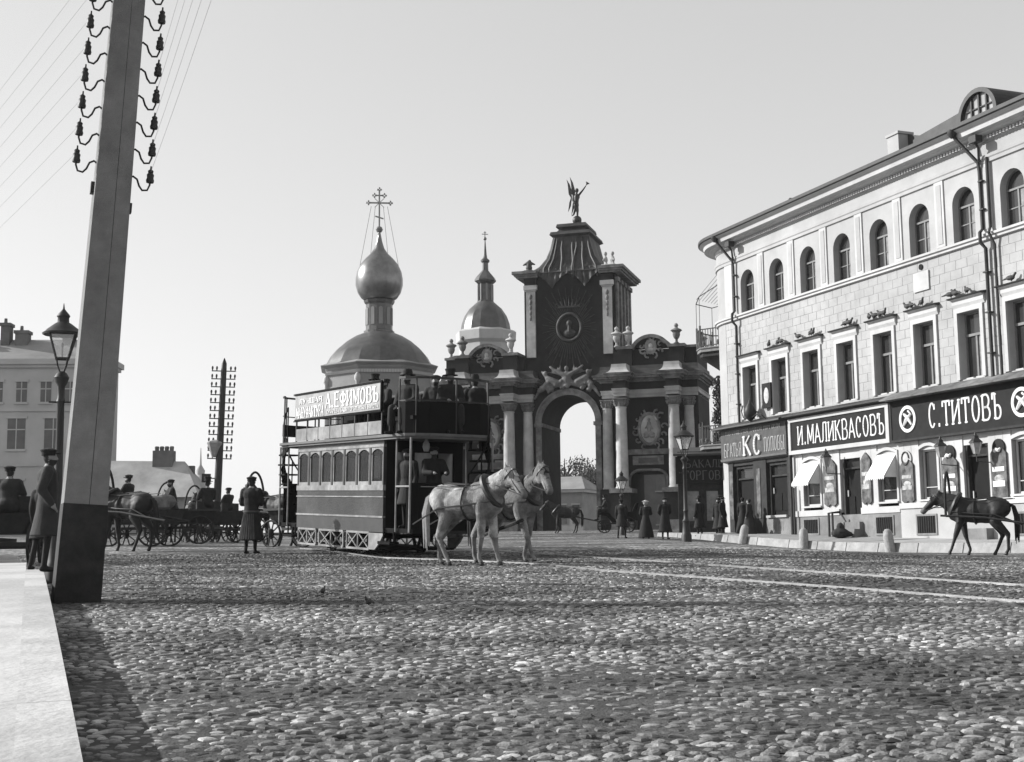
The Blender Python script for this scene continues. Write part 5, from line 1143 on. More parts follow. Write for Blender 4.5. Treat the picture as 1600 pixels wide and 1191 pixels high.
# lower saloon sides
for s in (-1, 1):
    m = MB(); y0, y1 = sorted((s*Wh, s*(Wh-.06)))
    m.box(-Lh, Lh, y0, y1, .85, 1.42); m.build('side_panel', M_TB, tram)
    m = MB(); m.box(-Lh, Lh, y0, y1, .52, .85); m.build('rocker_panel', mat('tram_lower_paint', .035, .45, .3, 3, spec=.4), tram)
    for z, h in ((.83, .04), (1.27, .025), (1.42, .12)):
        m = MB(); ya, yb = sorted((s*(Wh+.02), s*(Wh-.05))); m.box(-Lh-.01, Lh+.01, ya, yb, z, z+h); m.build('moulding', M_TL, tram)
    for i in range(8):
        x = -Lh+i*.7; m = MB(); ya, yb = sorted((s*(Wh+.005), s*(Wh-.07))); m.box(max(-Lh, x-.045), min(Lh, x+.045), ya, yb, 1.54, 2.36); m.build('window_post', M_TB, tram)
    for i in range(7):
        a, b = -Lh+i*.7+.045, -Lh+(i+1)*.7-.045; c = (a+b)/2; m = MB(); ya, yb = sorted((s*(Wh-.01), s*(Wh-.05))); w = .045
        m.box(a, a+w, ya, yb, 1.54, 2.2); m.box(b-w, b, ya, yb, 1.54, 2.2); m.box(a+w, b-w, ya, yb, 1.54, 1.62)
        P = [(a+(b-a)*k/10, 2.2+.12*math.sin(math.pi*k/10)**.6) for k in range(11)]
        for k in range(10): m.prism([P[k], P[k+1], (P[k+1][0], 2.36), (P[k][0], 2.36)], ya, yb)
        f = m.build('window', M_TL, tram); m = MB(); m.box(a+w, b-w, s*(Wh-.035)-.004, s*(Wh-.035)+.004, 1.62, 2.3); m.build('pane', TGL, f)
    m = MB(); y0, y1 = sorted((s*(Wh+.01), s*(Wh-.06))); m.box(-Lh, Lh, y0, y1, 2.36, 2.42); m.build('moulding', M_TL, tram)
    m = MB(); y0, y1 = sorted((s*Wh, s*(Wh-.06))); m.box(-Lh, Lh, y0, y1, 2.42, 2.55); m.build('letter_board', M_TB, tram)
# bulkheads
for s in (-1, 1):
    m = MB(); x0, x1 = sorted((s*Lh, s*(Lh-.05))); m.box(x0, x1, -.94, .94, .52, 1.5); m.box(x0, x1, -.94, -.7, 1.5, 2.55); m.box(x0, x1, .7, .94, 1.5, 2.55); m.box(x0, x1, -.7, .7, 2.25, 2.55); m.box(x0, x1, -.32, -.26, 1.5, 2.25); m.box(x0, x1, .26, .32, 1.5, 2.25)
    b = m.build('bulkhead', M_TD, tram); m = MB(); m.box(s*(Lh-.03)-.004, s*(Lh-.03)+.004, -.7, .7, 1.5, 2.25); m.build('pane', mat('bulkhead_glass', .16, .1, .2, 3, spec=.7), b)
m = MB(); m.box(-Lh-1.3, Lh+1.3, -.95, .95, .52, .62); m.build('floor', M_TD, tram)
m = MB(); m.box(-Lh+.1, Lh-.1, -.9, -.5, .62, 1.1); m.box(-Lh+.1, Lh-.1, .5, .9, .62, 1.1); m.box(-Lh+.1, Lh-.1, .85, .9, 1.1, 1.5); m.build('bench', M_WOOD, tram)
# top deck with rounded ends
def deck_out(l, w, n=8):
    P = []
    for sx in (1, -1):
        for k in range(n+1):
            a = -math.pi/2+math.pi*k/n
            P.append((sx*(l-.55)+sx*.55*math.cos(a), sx*w*math.sin(a) if abs(math.sin(a)) > .999 else sx*w*math.copysign(abs(math.sin(a))**.6, math.sin(a))))
    return P
m = MB(); m.prism(deck_out(Lh+1.45, 1.12), 2.55, 2.61, 'z'); m.prism(deck_out(Lh+1.40, 1.08), 2.50, 2.55, 'z'); m.build('deck', mat('tram_deck_edge', .10, .6, .3, 2), tram)
for s in (-1, 1):
    y = s*1.06
    for i in range(7):
        x0, x1 = -Lh+i*.7+.01, -Lh+(i+1)*.7-.01; m = MB(); m.box(x0, x1, y-.015, y+.015, 2.63, 2.92); m.build('toe_board', M_TL, tram)
    for i in range(8): x = -Lh+i*.7; m = MB(); m.bar((x, y, 2.6), (x, y, 3.78), .035); m.build('rail_post', M_DARK, tram)
    m = MB(); m.bar((-Lh-.2, y, 3.78), (Lh+.1, y, 3.78), .045); m.bar((-Lh-.2, y, 3.12), (Lh+.1, y, 3.12), .03); m.build('hand_rail', M_DARK, tram)
# banner on the near side
m = MB(); m.box(-Lh, Lh, -1.11, -1.08, 3.16, 3.74); bn = m.build('banner', mat('banner_ground', .30, .7, .25, 3), tram)
m = MB(); m.box(-Lh-.02, Lh+.02, -1.12, -1.07, 3.74, 3.79); m.box(-Lh-.02, Lh+.02, -1.12, -1.07, 3.11, 3.16); m.box(Lh, Lh+.05, -1.12, -1.07, 3.11, 3.79); m.build('banner_frame', M_TD, bn)
M_BL = mat('banner_letters', .75, .7, .05, 5); 
lettering('lettering', 'А.ЕФИМОВЪ', M_BL, bn, 2.85, .33, (.92, -1.113, 3.51), depth=.012, fat=.2)
lettering('lettering', 'МАНУФАКТУРА', M_BL, bn, 1.7, .25, (-1.5, -1.113, 3.31), depth=.012, fat=.2)
lettering('lettering', 'ЛУЧШАЯ', M_BL, bn, 1.4, .12, (-1.45, -1.113, 3.58), depth=.012)
lettering('lettering', 'СУХАРЕВА БАШНЯ СРѢТЕНСКІЯ ВОРОТА', M_BL, bn, 2.8, .085, (.95, -1.113, 3.25), depth=.012) 
# knifeboard bench along the deck
m = MB(); m.hexa([(-1.9, -.55, 2.95), (2.3, -.55, 2.95), (2.3, .55, 2.95), (-1.9, .55, 2.95), (-1.9, -.55, 3.02), (2.3, -.55, 3.02), (2.3, .55, 3.02), (-1.9, .55, 3.02)]); m.box(-1.9, 2.3, -.05, .05, 3.02, 3.55); m.box(-1.7, 2.2, -.3, .3, 2.61, 2.95); m.build('deck_bench', M_TD, tram)
# end screens of the deck
for s in (-1, 1):
    m = MB(); P = [p for p in deck_out(Lh+1.38, 1.06) if p[0]*s > Lh+.2]
    P.sort(key=lambda p: p[1])
    for a, b in zip(P, P[1:]): m.bar((a[0], a[1], 3.78), (b[0], b[1], 3.78), .045); m.bar((a[0], a[1], 3.3), (b[0], b[1], 3.3), .025)
    for p in P[::2]: m.bar((p[0], p[1], 2.6), (p[0], p[1], 3.78), .03)
    e = m.build('end_rail', M_DARK, tram); m = MB()
    for a, b in zip(P, P[1:]): m.bar((a[0], a[1], 2.94), (b[0], b[1], 2.94), .025, .66 if s > 0 else .3)
    m.build('end_screen', M_TD, e)
# platforms
for s in (-1, 1):
    X0, X1 = s*Lh, s*(Lh+1.3)
    for y in (-.98, .98): m = MB(); m.tube([(s*(Lh+1.22), y, .55), (s*(Lh+1.24), y, 2.52)], .025, 8); m.build('corner_post', M_TL, tram, True)
    m = MB(); m.tube([(s*(Lh+.62), -1.0, .55), (s*(Lh+.62), -1.0, 2.52)], .022, 8); m.tube([(s*(Lh+.62), -1.0, 1.5), (s*(Lh+1.22), -.98, 1.5)], .022, 8); m.build('grab_rail', M_TL, tram, True)
    m = MB(); n = 10; P = [(s*(Lh+1.02+.28*math.cos(a)), .95*math.sin(a)) for a in [-math.pi/2+math.pi*k/n for k in range(n+1)]]
    for a, b in zip(P, P[1:]): m.bar((a[0], a[1], 1.1), (b[0], b[1], 1.1), .03, .96)
    m.build('dash', M_TD, tram)
    m = MB(); m.box(min(X0, s*(Lh+.6)), max(X0, s*(Lh+.6)), -1.12, -.9, .28, .34); m.bar((s*(Lh+.05), -1.0, .3), (s*(Lh+.05), -1.0, .6), .03); m.bar((s*(Lh+.55), -1.0, .3), (s*(Lh+.55), -1.0, .6), .03); m.build('step', M_TD, tram)
    m = MB(); m.tube([(s*(Lh+.95), .25, .6), (s*(Lh+.95), .25, 1.55)], .03, 8); m.tube([(s*(Lh+.95), .25, 1.55), (s*(Lh+.75), .25, 1.6)], .02, 6); m.build('brake_handle', M_DARK, tram, True)
# curving stair at the front, far side, and at the rear, near side
for s, yy in ((1, 1), (-1, -1)):
    for k in range(8):
        t = k/7; a = -.3+2.0*t; cx, cy = s*(Lh+.75), yy*.42; R3 = .55; z = .85+1.7*t; m = MB()
        x, y = cx+s*R3*math.cos(a), cy+yy*R3*math.sin(a)*.9; m.box(x-.2, x+.2, y-.2, y+.2, z-.02, z+.02); m.build('stair_tread', M_TD, tram)
    m = MB(); Q = [(s*(Lh+.75)+s*.8*math.cos(-.3+2.*k/12), yy*.42+yy*.62*math.sin(-.3+2.*k/12), .9+1.75*k/12) for k in range(13)]
    for a, b in zip(Q, Q[1:]): m.bar(a, b, .03, .34)
    for a in Q[::3]: m.bar(a, (a[0], a[1], a[2]+.85), .025)
    for a, b in zip(Q, Q[1:]): m.bar((a[0], a[1], a[2]+.85), (b[0], b[1], b[2]+.85), .03)
    m.build('stair_stringer', M_TD, tram)
# truck: wheels and lattice guards
whl = MB(); whl.tube([(.36*math.cos(2*math.pi*k/20), 0, .36*math.sin(2*math.pi*k/20)) for k in range(21)], .045, 6, False)
for k in range(6): a = math.pi*k/3; whl.bar((.05*math.cos(a), 0, .05*math.sin(a)), (.34*math.cos(a), 0, .34*math.sin(a)), .05)
whl.ell((0, 0, 0), (.08, .09, .08), 8); wme = None
for x in (-.85, .85):
    for y in (-.74, .74):
        o = whl.build('wheel', M_DARK, tram, True) if wme is None else obj('wheel', wme, None, tram); wme = o.data; o.location = (x, y, .39)
    m = MB(); m.tube([(x, -.85, .39), (x, .85, .39)], .05, 8); m.build('axle', M_DARK, tram, True)
    for y in (-.9, .9): m = MB(); m.box(x-.16, x+.16, y-.08, y+.08, .26, .54); m.build('axle_box', M_TD, tram)
for y in (-.98, .98):
    for x0, x1 in ((-2.35, -1.25), (-1.05, -.25+.6), (.55+.0, 1.75)):
        m = MB()
        m.bar((x0, y, .50), (x1, y, .50), .045); m.bar((x0, y, .14), (x1, y, .14), .045); xm = (x0+x1)/2
        for x in (x0, xm, x1): m.bar((x, y, .14), (x, y, .50), .035)
        for a, b in ((x0, xm), (xm, x1)): m.bar((a, y, .14), (b, y, .50), .025); m.bar((a, y-.004, .50), (b, y-.004, .14), .025)
        m.build('lattice_guard', M_TL, tram)
    m = MB(); m.prism([(1.75, .14), (1.75, .5), (2.5, .5), (2.3, .3), (2.05, .14)], y-.02, y+.02); m.build('guard_end', M_TL, tram)
m = MB(); m.box(-2.4, 2.2, -.88, .88, .12, .16); m.build('underframe', M_TD, tram)
m = MB(); m.box(Lh+1.2, Lh+1.6, -.08, .08, .45, .55); m.build('draw_bar', M_DARK, tram)
m = MB(); m.lathe([(.05, -.06), (.08, .03), (.07, .1), (.02, .2)], 10, (Lh+1.1, -.55, 2.3)); m.build('platform_lamp', M_TL, tram, True)
# ================================================================== people, horses and carts
M_SKIN = mat('skin', .2, .6, .1, 8); M_HAIR = mat('dark_hair', .02, .7, .3, 20)
COATS = {k: mat(k, v, .85, .3, 7, .3, 40) for k, v in (('black_cloth', .014), ('charcoal_cloth', .024), ('grey_cloth', .07), ('pale_cloth', .30), ('leather_boots', .012))}
def person(name, label, loc, rz, h=1.75, coat='black_cloth', length=.45, hat='cap', arms='down', legs='stand', skirt=False, group=None, vox=.026, tilt=0., apron=False, beard=True, pants='black_cloth'):
    o = thing(name, label, 'person', loc, rz, group); k = h/1.75; o.scale = (k,)*3
    if tilt: o.rotation_euler = (0, tilt, rz)
    sit = legs == 'sit'; z0 = .92 if not sit else .12      # hip height above the base
    b = MB(); P = {}
    b.ell((0, 0, z0+.02), (.12, .17, .14), 10); b.ell((.0, 0, z0+.25), (.115, .15, .18), 10); b.ell((-.01, 0, z0+.43), (.125, .19, .16), 10)
    b.limb((0, 0, z0+.5), .075, (.01, 0, z0+.60), .06, 8)
    hz = z0+.70; b.ell((.015, 0, hz), (.095, .076, .12), 12); b.ell((.06, 0, hz-.06), (.06, .055, .065), 8)          # skull and jaw
    b.limb((.10, 0, hz+.01), .014, (.122, 0, hz-.03), .018, 6)                                                       # nose
    for s in (-1, 1): b.ell((.01, s*.08, hz-.01), (.025, .014, .035), 6); b.ell((.085, s*.03, hz+.022), (.014, .014, .01), 6)
    b.limb((.095, -.025, hz-.07), .010, (.095, .025, hz-.07), .010, 6)
    A = {'down': ((-.02, .235, .22), (.06, .25, -.03)), 'front': ((.03, .25, .22), (.24, .12, .2)), 'pocket': ((-.09, .28, .23), (.05, .21, .04)), 'reins': ((.12, .25, .26), (.36, .15, .24)), 'lap': ((.05, .24, .24), (.30, .10, .10)), 'back': ((-.08, .25, .22), (-.16, .08, .05)), 'hold': ((.06, .26, .22), (.30, .2, .02))}[arms]
    hands = []
    for s in (-1, 1):
        sh = Vector((-.01, s*.19, z0+.49)); e = Vector((A[0][0], s*A[0][1], z0+A[0][2])); w = Vector((A[1][0], s*A[1][1], z0+A[1][2]))
        b.limb(sh, .065, e, .05, 8); b.limb(e, .048, w, .034, 8); d = (w-e).normalized(); side = d.cross(Vector((0, 0, 1))); side = side.normalized() if side.length > .1 else Vector((1, 0, 0))
        pm = w+d*.05; b.ell(pm, (.04, .035, .045), 8)
        for f, l in enumerate((.075, .085, .08, .06)): q = pm+d*.03+side*(.027-.018*f); b.limb(q, .0105, q+d*l*.5, .010, 6); b.limb(q+d*l*.5, .010, q+d*l*.8+Vector((0, 0, -.02)), .009, 6)
        b.limb(pm+side*s*.03, .012, pm+side*s*.055+d*.04, .010, 6); hands.append(pm+d*.03)
    for i, s in enumerate((-1, 1)):
        hp = Vector((0, s*.095, z0))
        if sit: kn, an = Vector((.40, s*.12, z0+.02)), Vector((.42, s*.13, z0-.42))
        elif legs == 'walk': kn, an = Vector((.14*(-s)+.03, s*.1, .50)), Vector((.24*(-s)-.03, s*.1, .10))
        else: kn, an = Vector((.02, s*.10, .5)), Vector((-.02, s*.115, .09))
        b.limb(hp, .088, kn, .058, 8); b.limb(kn, .056, an, .042, 8); b.limb(an+Vector((-.03, 0, -.05)), .042, an+Vector((.15, s*.02, -.06)), .036, 8)
    me = fuse(b, vox*.8, 2); n = len(me.polygons); me.polygons.foreach_set('use_smooth', [True]*n)
    for q in (COATS[pants], M_SKIN, COATS['leather_boots'], M_HAIR): me.materials.append(q)
    for p in me.polygons:
        c = p.center
        if c.z > z0+.56: p.material_index = 3 if (c.x < -.005 and c.z > hz-.09) or c.z > hz+.07 or (beard and not skirt and c.z < hz-.04 and c.x > .0) else 1
        elif any((c-hh_).length < .10 for hh_ in hands): p.material_index = 1
        elif c.z < (.42 if not sit else z0-.18): p.material_index = 2
    obj('body', me, None, o)
    # coat
    c = MB(); c.ell((0, 0, z0+.27), (.15, .185, .22), 10); c.ell((-.01, 0, z0+.42), (.15, .215, .155), 10); c.limb((0, -.16, z0+.5), .075, (0, .16, z0+.5), .075, 8); c.ell((0, 0, z0+.55), (.085, .09, .045), 10)
    for s in (-1, 1):
        sh = Vector((-.01, s*.19, z0+.49)); e = Vector((A[0][0], s*A[0][1], z0+A[0][2])); w = Vector((A[1][0], s*A[1][1], z0+A[1][2])); c.limb(sh, .085, e, .072, 8); c.limb(e, .07, w, .055, 8)
    if sit:
        for s in (-1, 1): c.limb((0, s*.1, z0+.0), .12, (.36, s*.13, z0+.04), .10, 8); c.limb((.38, s*.13, z0+.04), .09, (.40, s*.14, z0-.28), .085, 8)
        c.ell((.0, 0, z0+.08), (.19, .21, .16), 10)
    else:
        zl_ = z0-length; wd = .10*length/.45
        if skirt: c.lathe([(.145, z0+.16), (.17, z0+.05), (.24, z0-.2), (.33, z0-.6), (.38, .04), (.30, .03)], 20, sx=1., sy=1.)
        else: c.lathe([(.145, z0+.2), (.155, z0+.1), (.175, z0-.05), (.19+wd*.5, zl_+.1), (.20+wd*.7, zl_), (.15, zl_-.005)], 16, sx=.88, sy=1.1)
    ce = fuse(c, vox, 3); ce.polygons.foreach_set('use_smooth', [True]*len(ce.polygons)); obj('coat' if not skirt else 'dress', ce, COATS[coat], o)
    if apron:
        m = MB(); zl_ = z0-length
        for i in range(7): a = -.6+i*.2; m.tube([(-.17*math.cos(a), .2*math.sin(a), z0-.02), (-(.19)*math.cos(a), .225*math.sin(a), z0-.25), (-(.235)*math.cos(a), .29*math.sin(a), zl_+.02)], [.012, .02, .03], 6)
        m.build('coat_pleats', COATS['grey_cloth'], o, True)
        m = MB(); m.lathe([(.168, z0+.01), (.172, z0+.03), (.168, z0+.05)], 18, sx=.98, sy=1.14); m.build('belt', COATS['grey_cloth'], o, True)
    m = MB(); ht = hz+.065
    if hat == 'cap': m.lathe([(.098, ht-.035), (.10, ht+.01), (.118, ht+.035), (.115, ht+.05), (.05, ht+.075)], 16, (-.005, 0, -.012)); m.ell((.11, 0, ht-.015), (.06, .075, .012), 10); ob = 'cap'
    elif hat == 'bowler': m.lathe([(.17, ht+.005), (.175, ht), (.105, ht-.005), (.107, ht+.07), (.085, ht+.13), (.03, ht+.15)], 16); ob = 'bowler_hat'
    elif hat == 'tall': m.lathe([(.16, ht-.01), (.165, ht), (.10, ht), (.097, ht+.07), (.118, ht+.125), (.108, ht+.135), (.0, ht+.135)], 16); ob = 'coachman_hat'
    elif hat == 'bonnet': m.ell((-.03, 0, ht-.02), (.13, .12, .13), 12); m.lathe([(.11, ht), (.19, ht+.03), (.11, ht+.07)], 14); ob = 'bonnet'
    else: m.ell((-.012, 0, ht-.03), (.105, .088, .09), 12); ob = 'shawl'
    m.build(ob, COATS['pale_cloth'] if hat in ('bonnet',) else COATS['black_cloth'], o, True); return o
# ------------------------------------------------------------------ horses
def horse(label, loc, rz, coat, mane, legs, head=(0., 0.), h=1.5, harness=True, bow=False, group=None, name='horse', yaw=0.):
    o = thing(name, label, 'horse', loc, rz, group); k = h/1.5; o.scale = (k,)*3; b = MB()
    b.ell((.40, 0, 1.13), (.33, .24, .32), 14); b.ell((.0, 0, 1.11), (.55, .275, .30), 14); b.ell((-.20, 0, 1.08), (.42, .27, .28), 14); b.ell((-.50, 0, 1.19), (.33, .255, .28), 14); b.ell((.30, 0, 1.36), (.30, .10, .13), 10); b.ell((-.42, 0, 1.36), (.26, .14, .10), 10); b.ell((.60, 0, 1.08), (.14, .17, .20), 10)
    hx, hz = head; cy = math.sin(yaw); nb = Vector((.50, 0, 1.28)); nt_ = Vector((.93+hx, cy*.3, 1.70+hz)); 
    for t in range(5): p = nb.lerp(nt_, t/4); r_ = .27-.105*t/4; b.ell(p, (r_*.95, r_*.56, r_*1.08), 10)
    b.limb(nb, .19, nt_, .115, 10); b.limb(nb-Vector((0, 0, .1)), .17, nt_-Vector((.03, 0, .06)), .10, 10)
    dirh = Vector((.62*math.cos(yaw), .62*math.sin(yaw)+.0, -.62)).normalized() if True else None
    hd = nt_+Vector((.02, 0, .06)); mz = hd+dirh*.56
    b.ell(hd+dirh*.06, (.15, .10, .15), 10); b.limb(hd, .12, hd+dirh*.3, .092, 10); b.limb(hd+dirh*.25, .092, mz, .075, 10); b.ell(mz, (.088, .075, .085), 10); b.ell(hd+dirh*.14-Vector((.06, 0, .06)), (.10, .075, .12), 10)
    for s in (-1, 1):
        e0 = hd+Vector((-.03, s*.06, .09)); b.limb(e0, .032, e0+Vector((.02, s*.02, .14)), .010, 6); b.ell(hd+dirh*.16+Vector((.03, s*.075, .03)), (.025, .016, .02), 6)
    fl, fr_, hl, hr = legs                                  # forward swing of each leg
    for s, sw in ((1, fl), (-1, fr_)):
        y = s*.15; lift = max(0, sw-.22)*.8; el = Vector((.40, y, .90)); kn = Vector((.43+sw*.45, y, .48+lift*.3)); fe = Vector((.43+sw*.95-lift*.5, y, .14+lift*.55)); b.limb((.38, s*.12, 1.12), .15, el, .105, 10); b.limb(el, .11, kn, .066, 8); b.ell(kn, (.068, .062, .078), 8); b.limb(kn, .055, fe, .043, 8); b.ell(fe, (.045, .045, .05), 8); b.limb(fe, .04, fe+Vector((.05, 0, -.08)), .05, 8); b.ell(fe+Vector((.06, 0, -.115)), (.07, .06, .035), 8)
    for s, sw in ((1, hl), (-1, hr)):
        y = s*.145; st = Vector((-.40+sw*.15, y, .86)); hk_ = Vector((-.66+sw*.5, y, .52)); fe = Vector((-.58+sw*.95, y, .14)); b.limb((-.50, s*.11, 1.10), .20, st, .13, 10); b.limb(st, .14, hk_, .07, 8); b.ell(hk_, (.072, .056, .082), 8); b.limb(hk_, .057, fe, .045, 8); b.ell(fe, (.046, .046, .05), 8); b.limb(fe, .04, fe+Vector((.05, 0, -.08)), .05, 8); b.ell(fe+Vector((.06, 0, -.115)), (.07, .06, .035), 8)
    me = fuse(b, .028, 5, .6); me.polygons.foreach_set('use_smooth', [True]*len(me.polygons)); me.materials.append(coat); me.materials.append(mat('hoof', .03, .5, .2, 10)); me.materials.append(mat('muzzle_grey', .10, .6, .3, 10)); me.materials.append(mat('smoky_grey_legs', .16, .8, .5, 6) if mane != 'same' and coat in (M_WHITE, M_GREYC) else coat)
    for p in me.polygons:
        if p.center.z < .075: p.material_index = 1
        elif p.center.z < .50: p.material_index = 3
        elif (p.center-mz).length < .10 and mane != 'same': p.material_index = 2
    obj('body', me, None, o)
    mm = coat if mane == 'same' else mane; m = MB(); rg = random.Random(3)
    for i in range(40):
        t = i/39; p = nb.lerp(nt_, t)+Vector((-.15+.03*t, 0, .13-.02*t)); s = rg.choice((-1, 1)); m.tube([p, p+Vector((-.03, s*.05, -.06)), p+Vector((-.05+rg.uniform(-.04, .04), s*(.11-.03*t), -.20-rg.uniform(0, .1)))], [.025, .022, .006], 5)
    for i in range(6): p = hd+Vector((.0, 0, .1)); m.tube([p, p+dirh*.1+Vector((.04, (i-2.5)*.015, .02)), p+dirh*.24+Vector((.05, (i-2.5)*.02, .0))], [.018, .014, .005], 5)
    m.build('mane', mm, o, True)
    m = MB()
    for i in range(16): a = rg.uniform(-1, 1)*.05; c_ = rg.uniform(-1, 1)*.05; l = rg.uniform(.75, .98); m.tube([(-.76, a*.3, 1.30), (-.88+c_*.5, a*.7, 1.22), (-.95+c_, a, .95), (-.93+c_*1.2, a*1.2, 1.25-l)], [.03, .035, .03, .006], 5)
    m.build('tail', mm, o, True)
    if harness:
        hb = MAT_H; m = MB(); cc = nb.lerp(nt_, .16); ax = (nt_-nb).normalized(); up = Vector((-ax.z, 0, ax.x)); R1 = []
        for i in range(21): a = 2*math.pi*i/20; R1.append(cc+up*(.31*math.cos(a))+Vector((0, .20*math.sin(a), 0))+ax*(-.04))
        m.tube(R1, .055, 6, False); m.build('collar', hb, o, True)
        m = MB(); Q = [(.05+.0, .288*math.sin(2*math.pi*i/20), 1.11+.318*math.cos(2*math.pi*i/20)) for i in range(21)]; m.tube(Q, .02, 5, False)
        for s in (-1, 1): m.tube([(.62, s*.2, 1.12), (.05, s*.30, 1.05), (-.45, s*.29, 1.02), (-1.05, s*.25, .75)], .017, 5); m.tube([(.05, s*.12, 1.42), (-.45, s*.1, 1.46), (-.80, s*.10, 1.28)], .012, 5)
        m.tube([(.05, 0, 1.43), (-.45, 0, 1.475), (-.78, 0, 1.33)], .015, 5); m.build('straps', hb, o, True)
        m = MB()
        for t, r_ in ((.12, .135), (.62, .078)):
            c_ = hd+dirh*(.5*t); u_ = Vector((.6, 0, .6)).normalized(); m.tube([c_+u_*(r_*1.05*math.cos(2*math.pi*i/14))+Vector((0, r_*.86*math.sin(2*math.pi*i/14), 0)) for i in range(15)], .012, 5, False)
        for s in (-1, 1): m.tube([hd+Vector((0, s*.095, .05)), hd+dirh*.3+Vector((0, s*.08, 0)), mz+Vector((-.03, s*.065, .03))], .011, 5); m.tube([mz+Vector((-.03, s*.065, .0)), nb+Vector((.1, s*.16, .15)), (.05, s*.2, 1.38), (-.9, s*.2, 1.42)], .009, 5); q = hd+dirh*.15+Vector((.03, s*.09, .03)); m.box(q.x-.05, q.x+.05, q.y-.008, q.y+.008, q.z-.05, q.z+.05)
        m.build('bridle', hb, o, True)
        if bow:
            m = MB(); m.tube([(.72, .36*math.cos(a), 1.02+(1.12)*math.sin(a)**.8 if math.sin(a) > 0 else 1.02) for a in [math.pi*i/18 for i in range(19)]], .034, 7); m.build('shaft_bow', M_WOOD, o, True)
            for s in (-1, 1): m = MB(); m.tube([(.85, s*.36, 1.02), (-.2, s*.42, .95), (-1.6, s*.45, .72)], .032, 6); m.build('shaft', M_WOOD, o, True)
    return o
MAT_H = mat('harness_leather', .02, .5, .3, 10, spec=.4)
M_WHITE = mat('dapple_white_coat', .36, .85, .55, 7, .8, 45, stain=.55); M_BROWN = mat('dark_bay_coat', .018, .6, .3, 4, .2, 60); M_GREYH = mat('grey_horse_mane', .40, .8, .3, 15)
M_GREYC = mat('smoke_grey_coat', .26, .85, .6, 6, .8, 45, stain=.6)
M_BLKH = mat('black_mane', .015, .7, .3, 15)
# the tram's pair of greys, turning along the track
hp = [(732, 884.5, -.60, 'white tram horse with bare pale flank, nearer of the pair', (.10, -.10, -.18, .22), (.0, -.16), -.3), (795, 881, -.72, 'smoky grey tram horse with dark mane, on the shop side of the pair', (-.2, .30, .2, -.15), (.0, -.10), -.55)]
for px, py, rz, lb, lg, hd_, yw in hp:
    q = hit(px, py); h_ = horse(lb, (q.x, q.y, q.z), rz, M_WHITE if px < 760 else M_GREYC, M_GREYH if px < 760 else M_BLKH, lg, hd_, 1.54, True, False, 'pair of pale horses drawing the tram', 'tram_horse', yw)
q0 = tw_(Lh+1.55, 0, .5)
q1 = (hit(732, 884.5)+hit(795, 881))/2+Vector((.62, -.45, .8)); q2 = q1-q0; m = MB(); m.tube([(0, 0, 0), q2*.4+Vector((0, 0, -.12)), q2], .035, 6); o = m.build('tram_pole', M_WOOD, None, True); o.location = q0; tag(o, 'long dark draw pole between the tram and its two pale horses', 'pole')
m = MB(); m.bar((-.55, -.25, -.02), (.55, .25, -.02), .06); o = m.build('swingle_tree', M_WOOD); o.location = q0+q2*.22+Vector((0, 0, .02)); tag(o, 'wooden swingle bar behind the two tram horses', 'bar')
# ------------------------------------------------------------------ wheels, carts
def wheel_mesh(R, n=10):
    m = MB(); m.tube([(R*math.cos(2*math.pi*k/24), 0, R*math.sin(2*math.pi*k/24)) for k in range(25)], .032, 6, False)
    for k in range(n): a = 2*math.pi*k/n; m.bar((.05*math.cos(a), 0, .05*math.sin(a)), (R*math.cos(a), 0, R*math.sin(a)), .028)
    m.lathe([(.02, -.14), (.07, -.12), (.085, 0), (.07, .12), (.02, .14)], 8); 
    nv = len(m.v); k = 6*8
    for i in range(nv-k+8, nv): pass
    return m
WH = {}
def add_wheels(o, spec, m_=None):
    for x, y, R in spec:
        if R not in WH: w = wheel_mesh(R).build('wheel', M_WOOD, o, True); WH[R] = w.data
        else: w = obj('wheel', WH[R], None, o)
        w.location = (x, y, R)
def cart(label, loc, rz, L_=1.7, W2=.5, seat=True, load=False, group='carts waiting on the square'):
    o = thing('horse_cart', label, 'cart', loc, rz, group)
    add_wheels(o, [(-.55, .62, .42), (-.55, -.62, .42), (.75, .58, .36), (.75, -.58, .36)])
    m = MB(); m.hexa([(-L_/2, -W2, .62), (L_/2, -W2, .62), (L_/2, W2, .62), (-L_/2, W2, .62), (-L_/2-.12, -W2-.14, 1.02), (L_/2+.08, -W2-.14, 1.0), (L_/2+.08, W2+.14, 1.0), (-L_/2-.12, W2+.14, 1.02)]); m.build('body', M_WOOD, o)
    m = MB()
    for s in (-1, 1): m.bar((-L_/2-.2, s*(W2+.16), 1.04), (L_/2+.2, s*(W2+.16), 1.02), .06)
    m.build('side_rail', M_DARK, o); m = MB(); m.bar((-.55, -.62, .42), (-.55, .62, .42), .07); m.bar((.75, -.58, .36), (.75, .58, .36), .07); m.bar((-.7, 0, .5), (.9, 0, .5), .08); m.build('axles', M_DARK, o)
    if seat: m = MB(); m.box(.25, .7, -.45, .45, 1.0, 1.12); m.box(.2, .26, -.45, .45, 1.12, 1.4); m.build('driver_seat', M_WOOD, o)
    if load:
        m = MB(); rg = random.Random(5)
        for i in range(9): m.ell((rg.uniform(-.7, .3), rg.uniform(-.3, .3), 1.05+rg.uniform(0, .22)), (.35, .3, .22), 8)
        me = fuse(m, .05, 3); obj('load', me, mat('sacking', .13, .9, .4, 6), o)
    return o
Yc = 41.
def put(px, Y): return foot(px, Y)
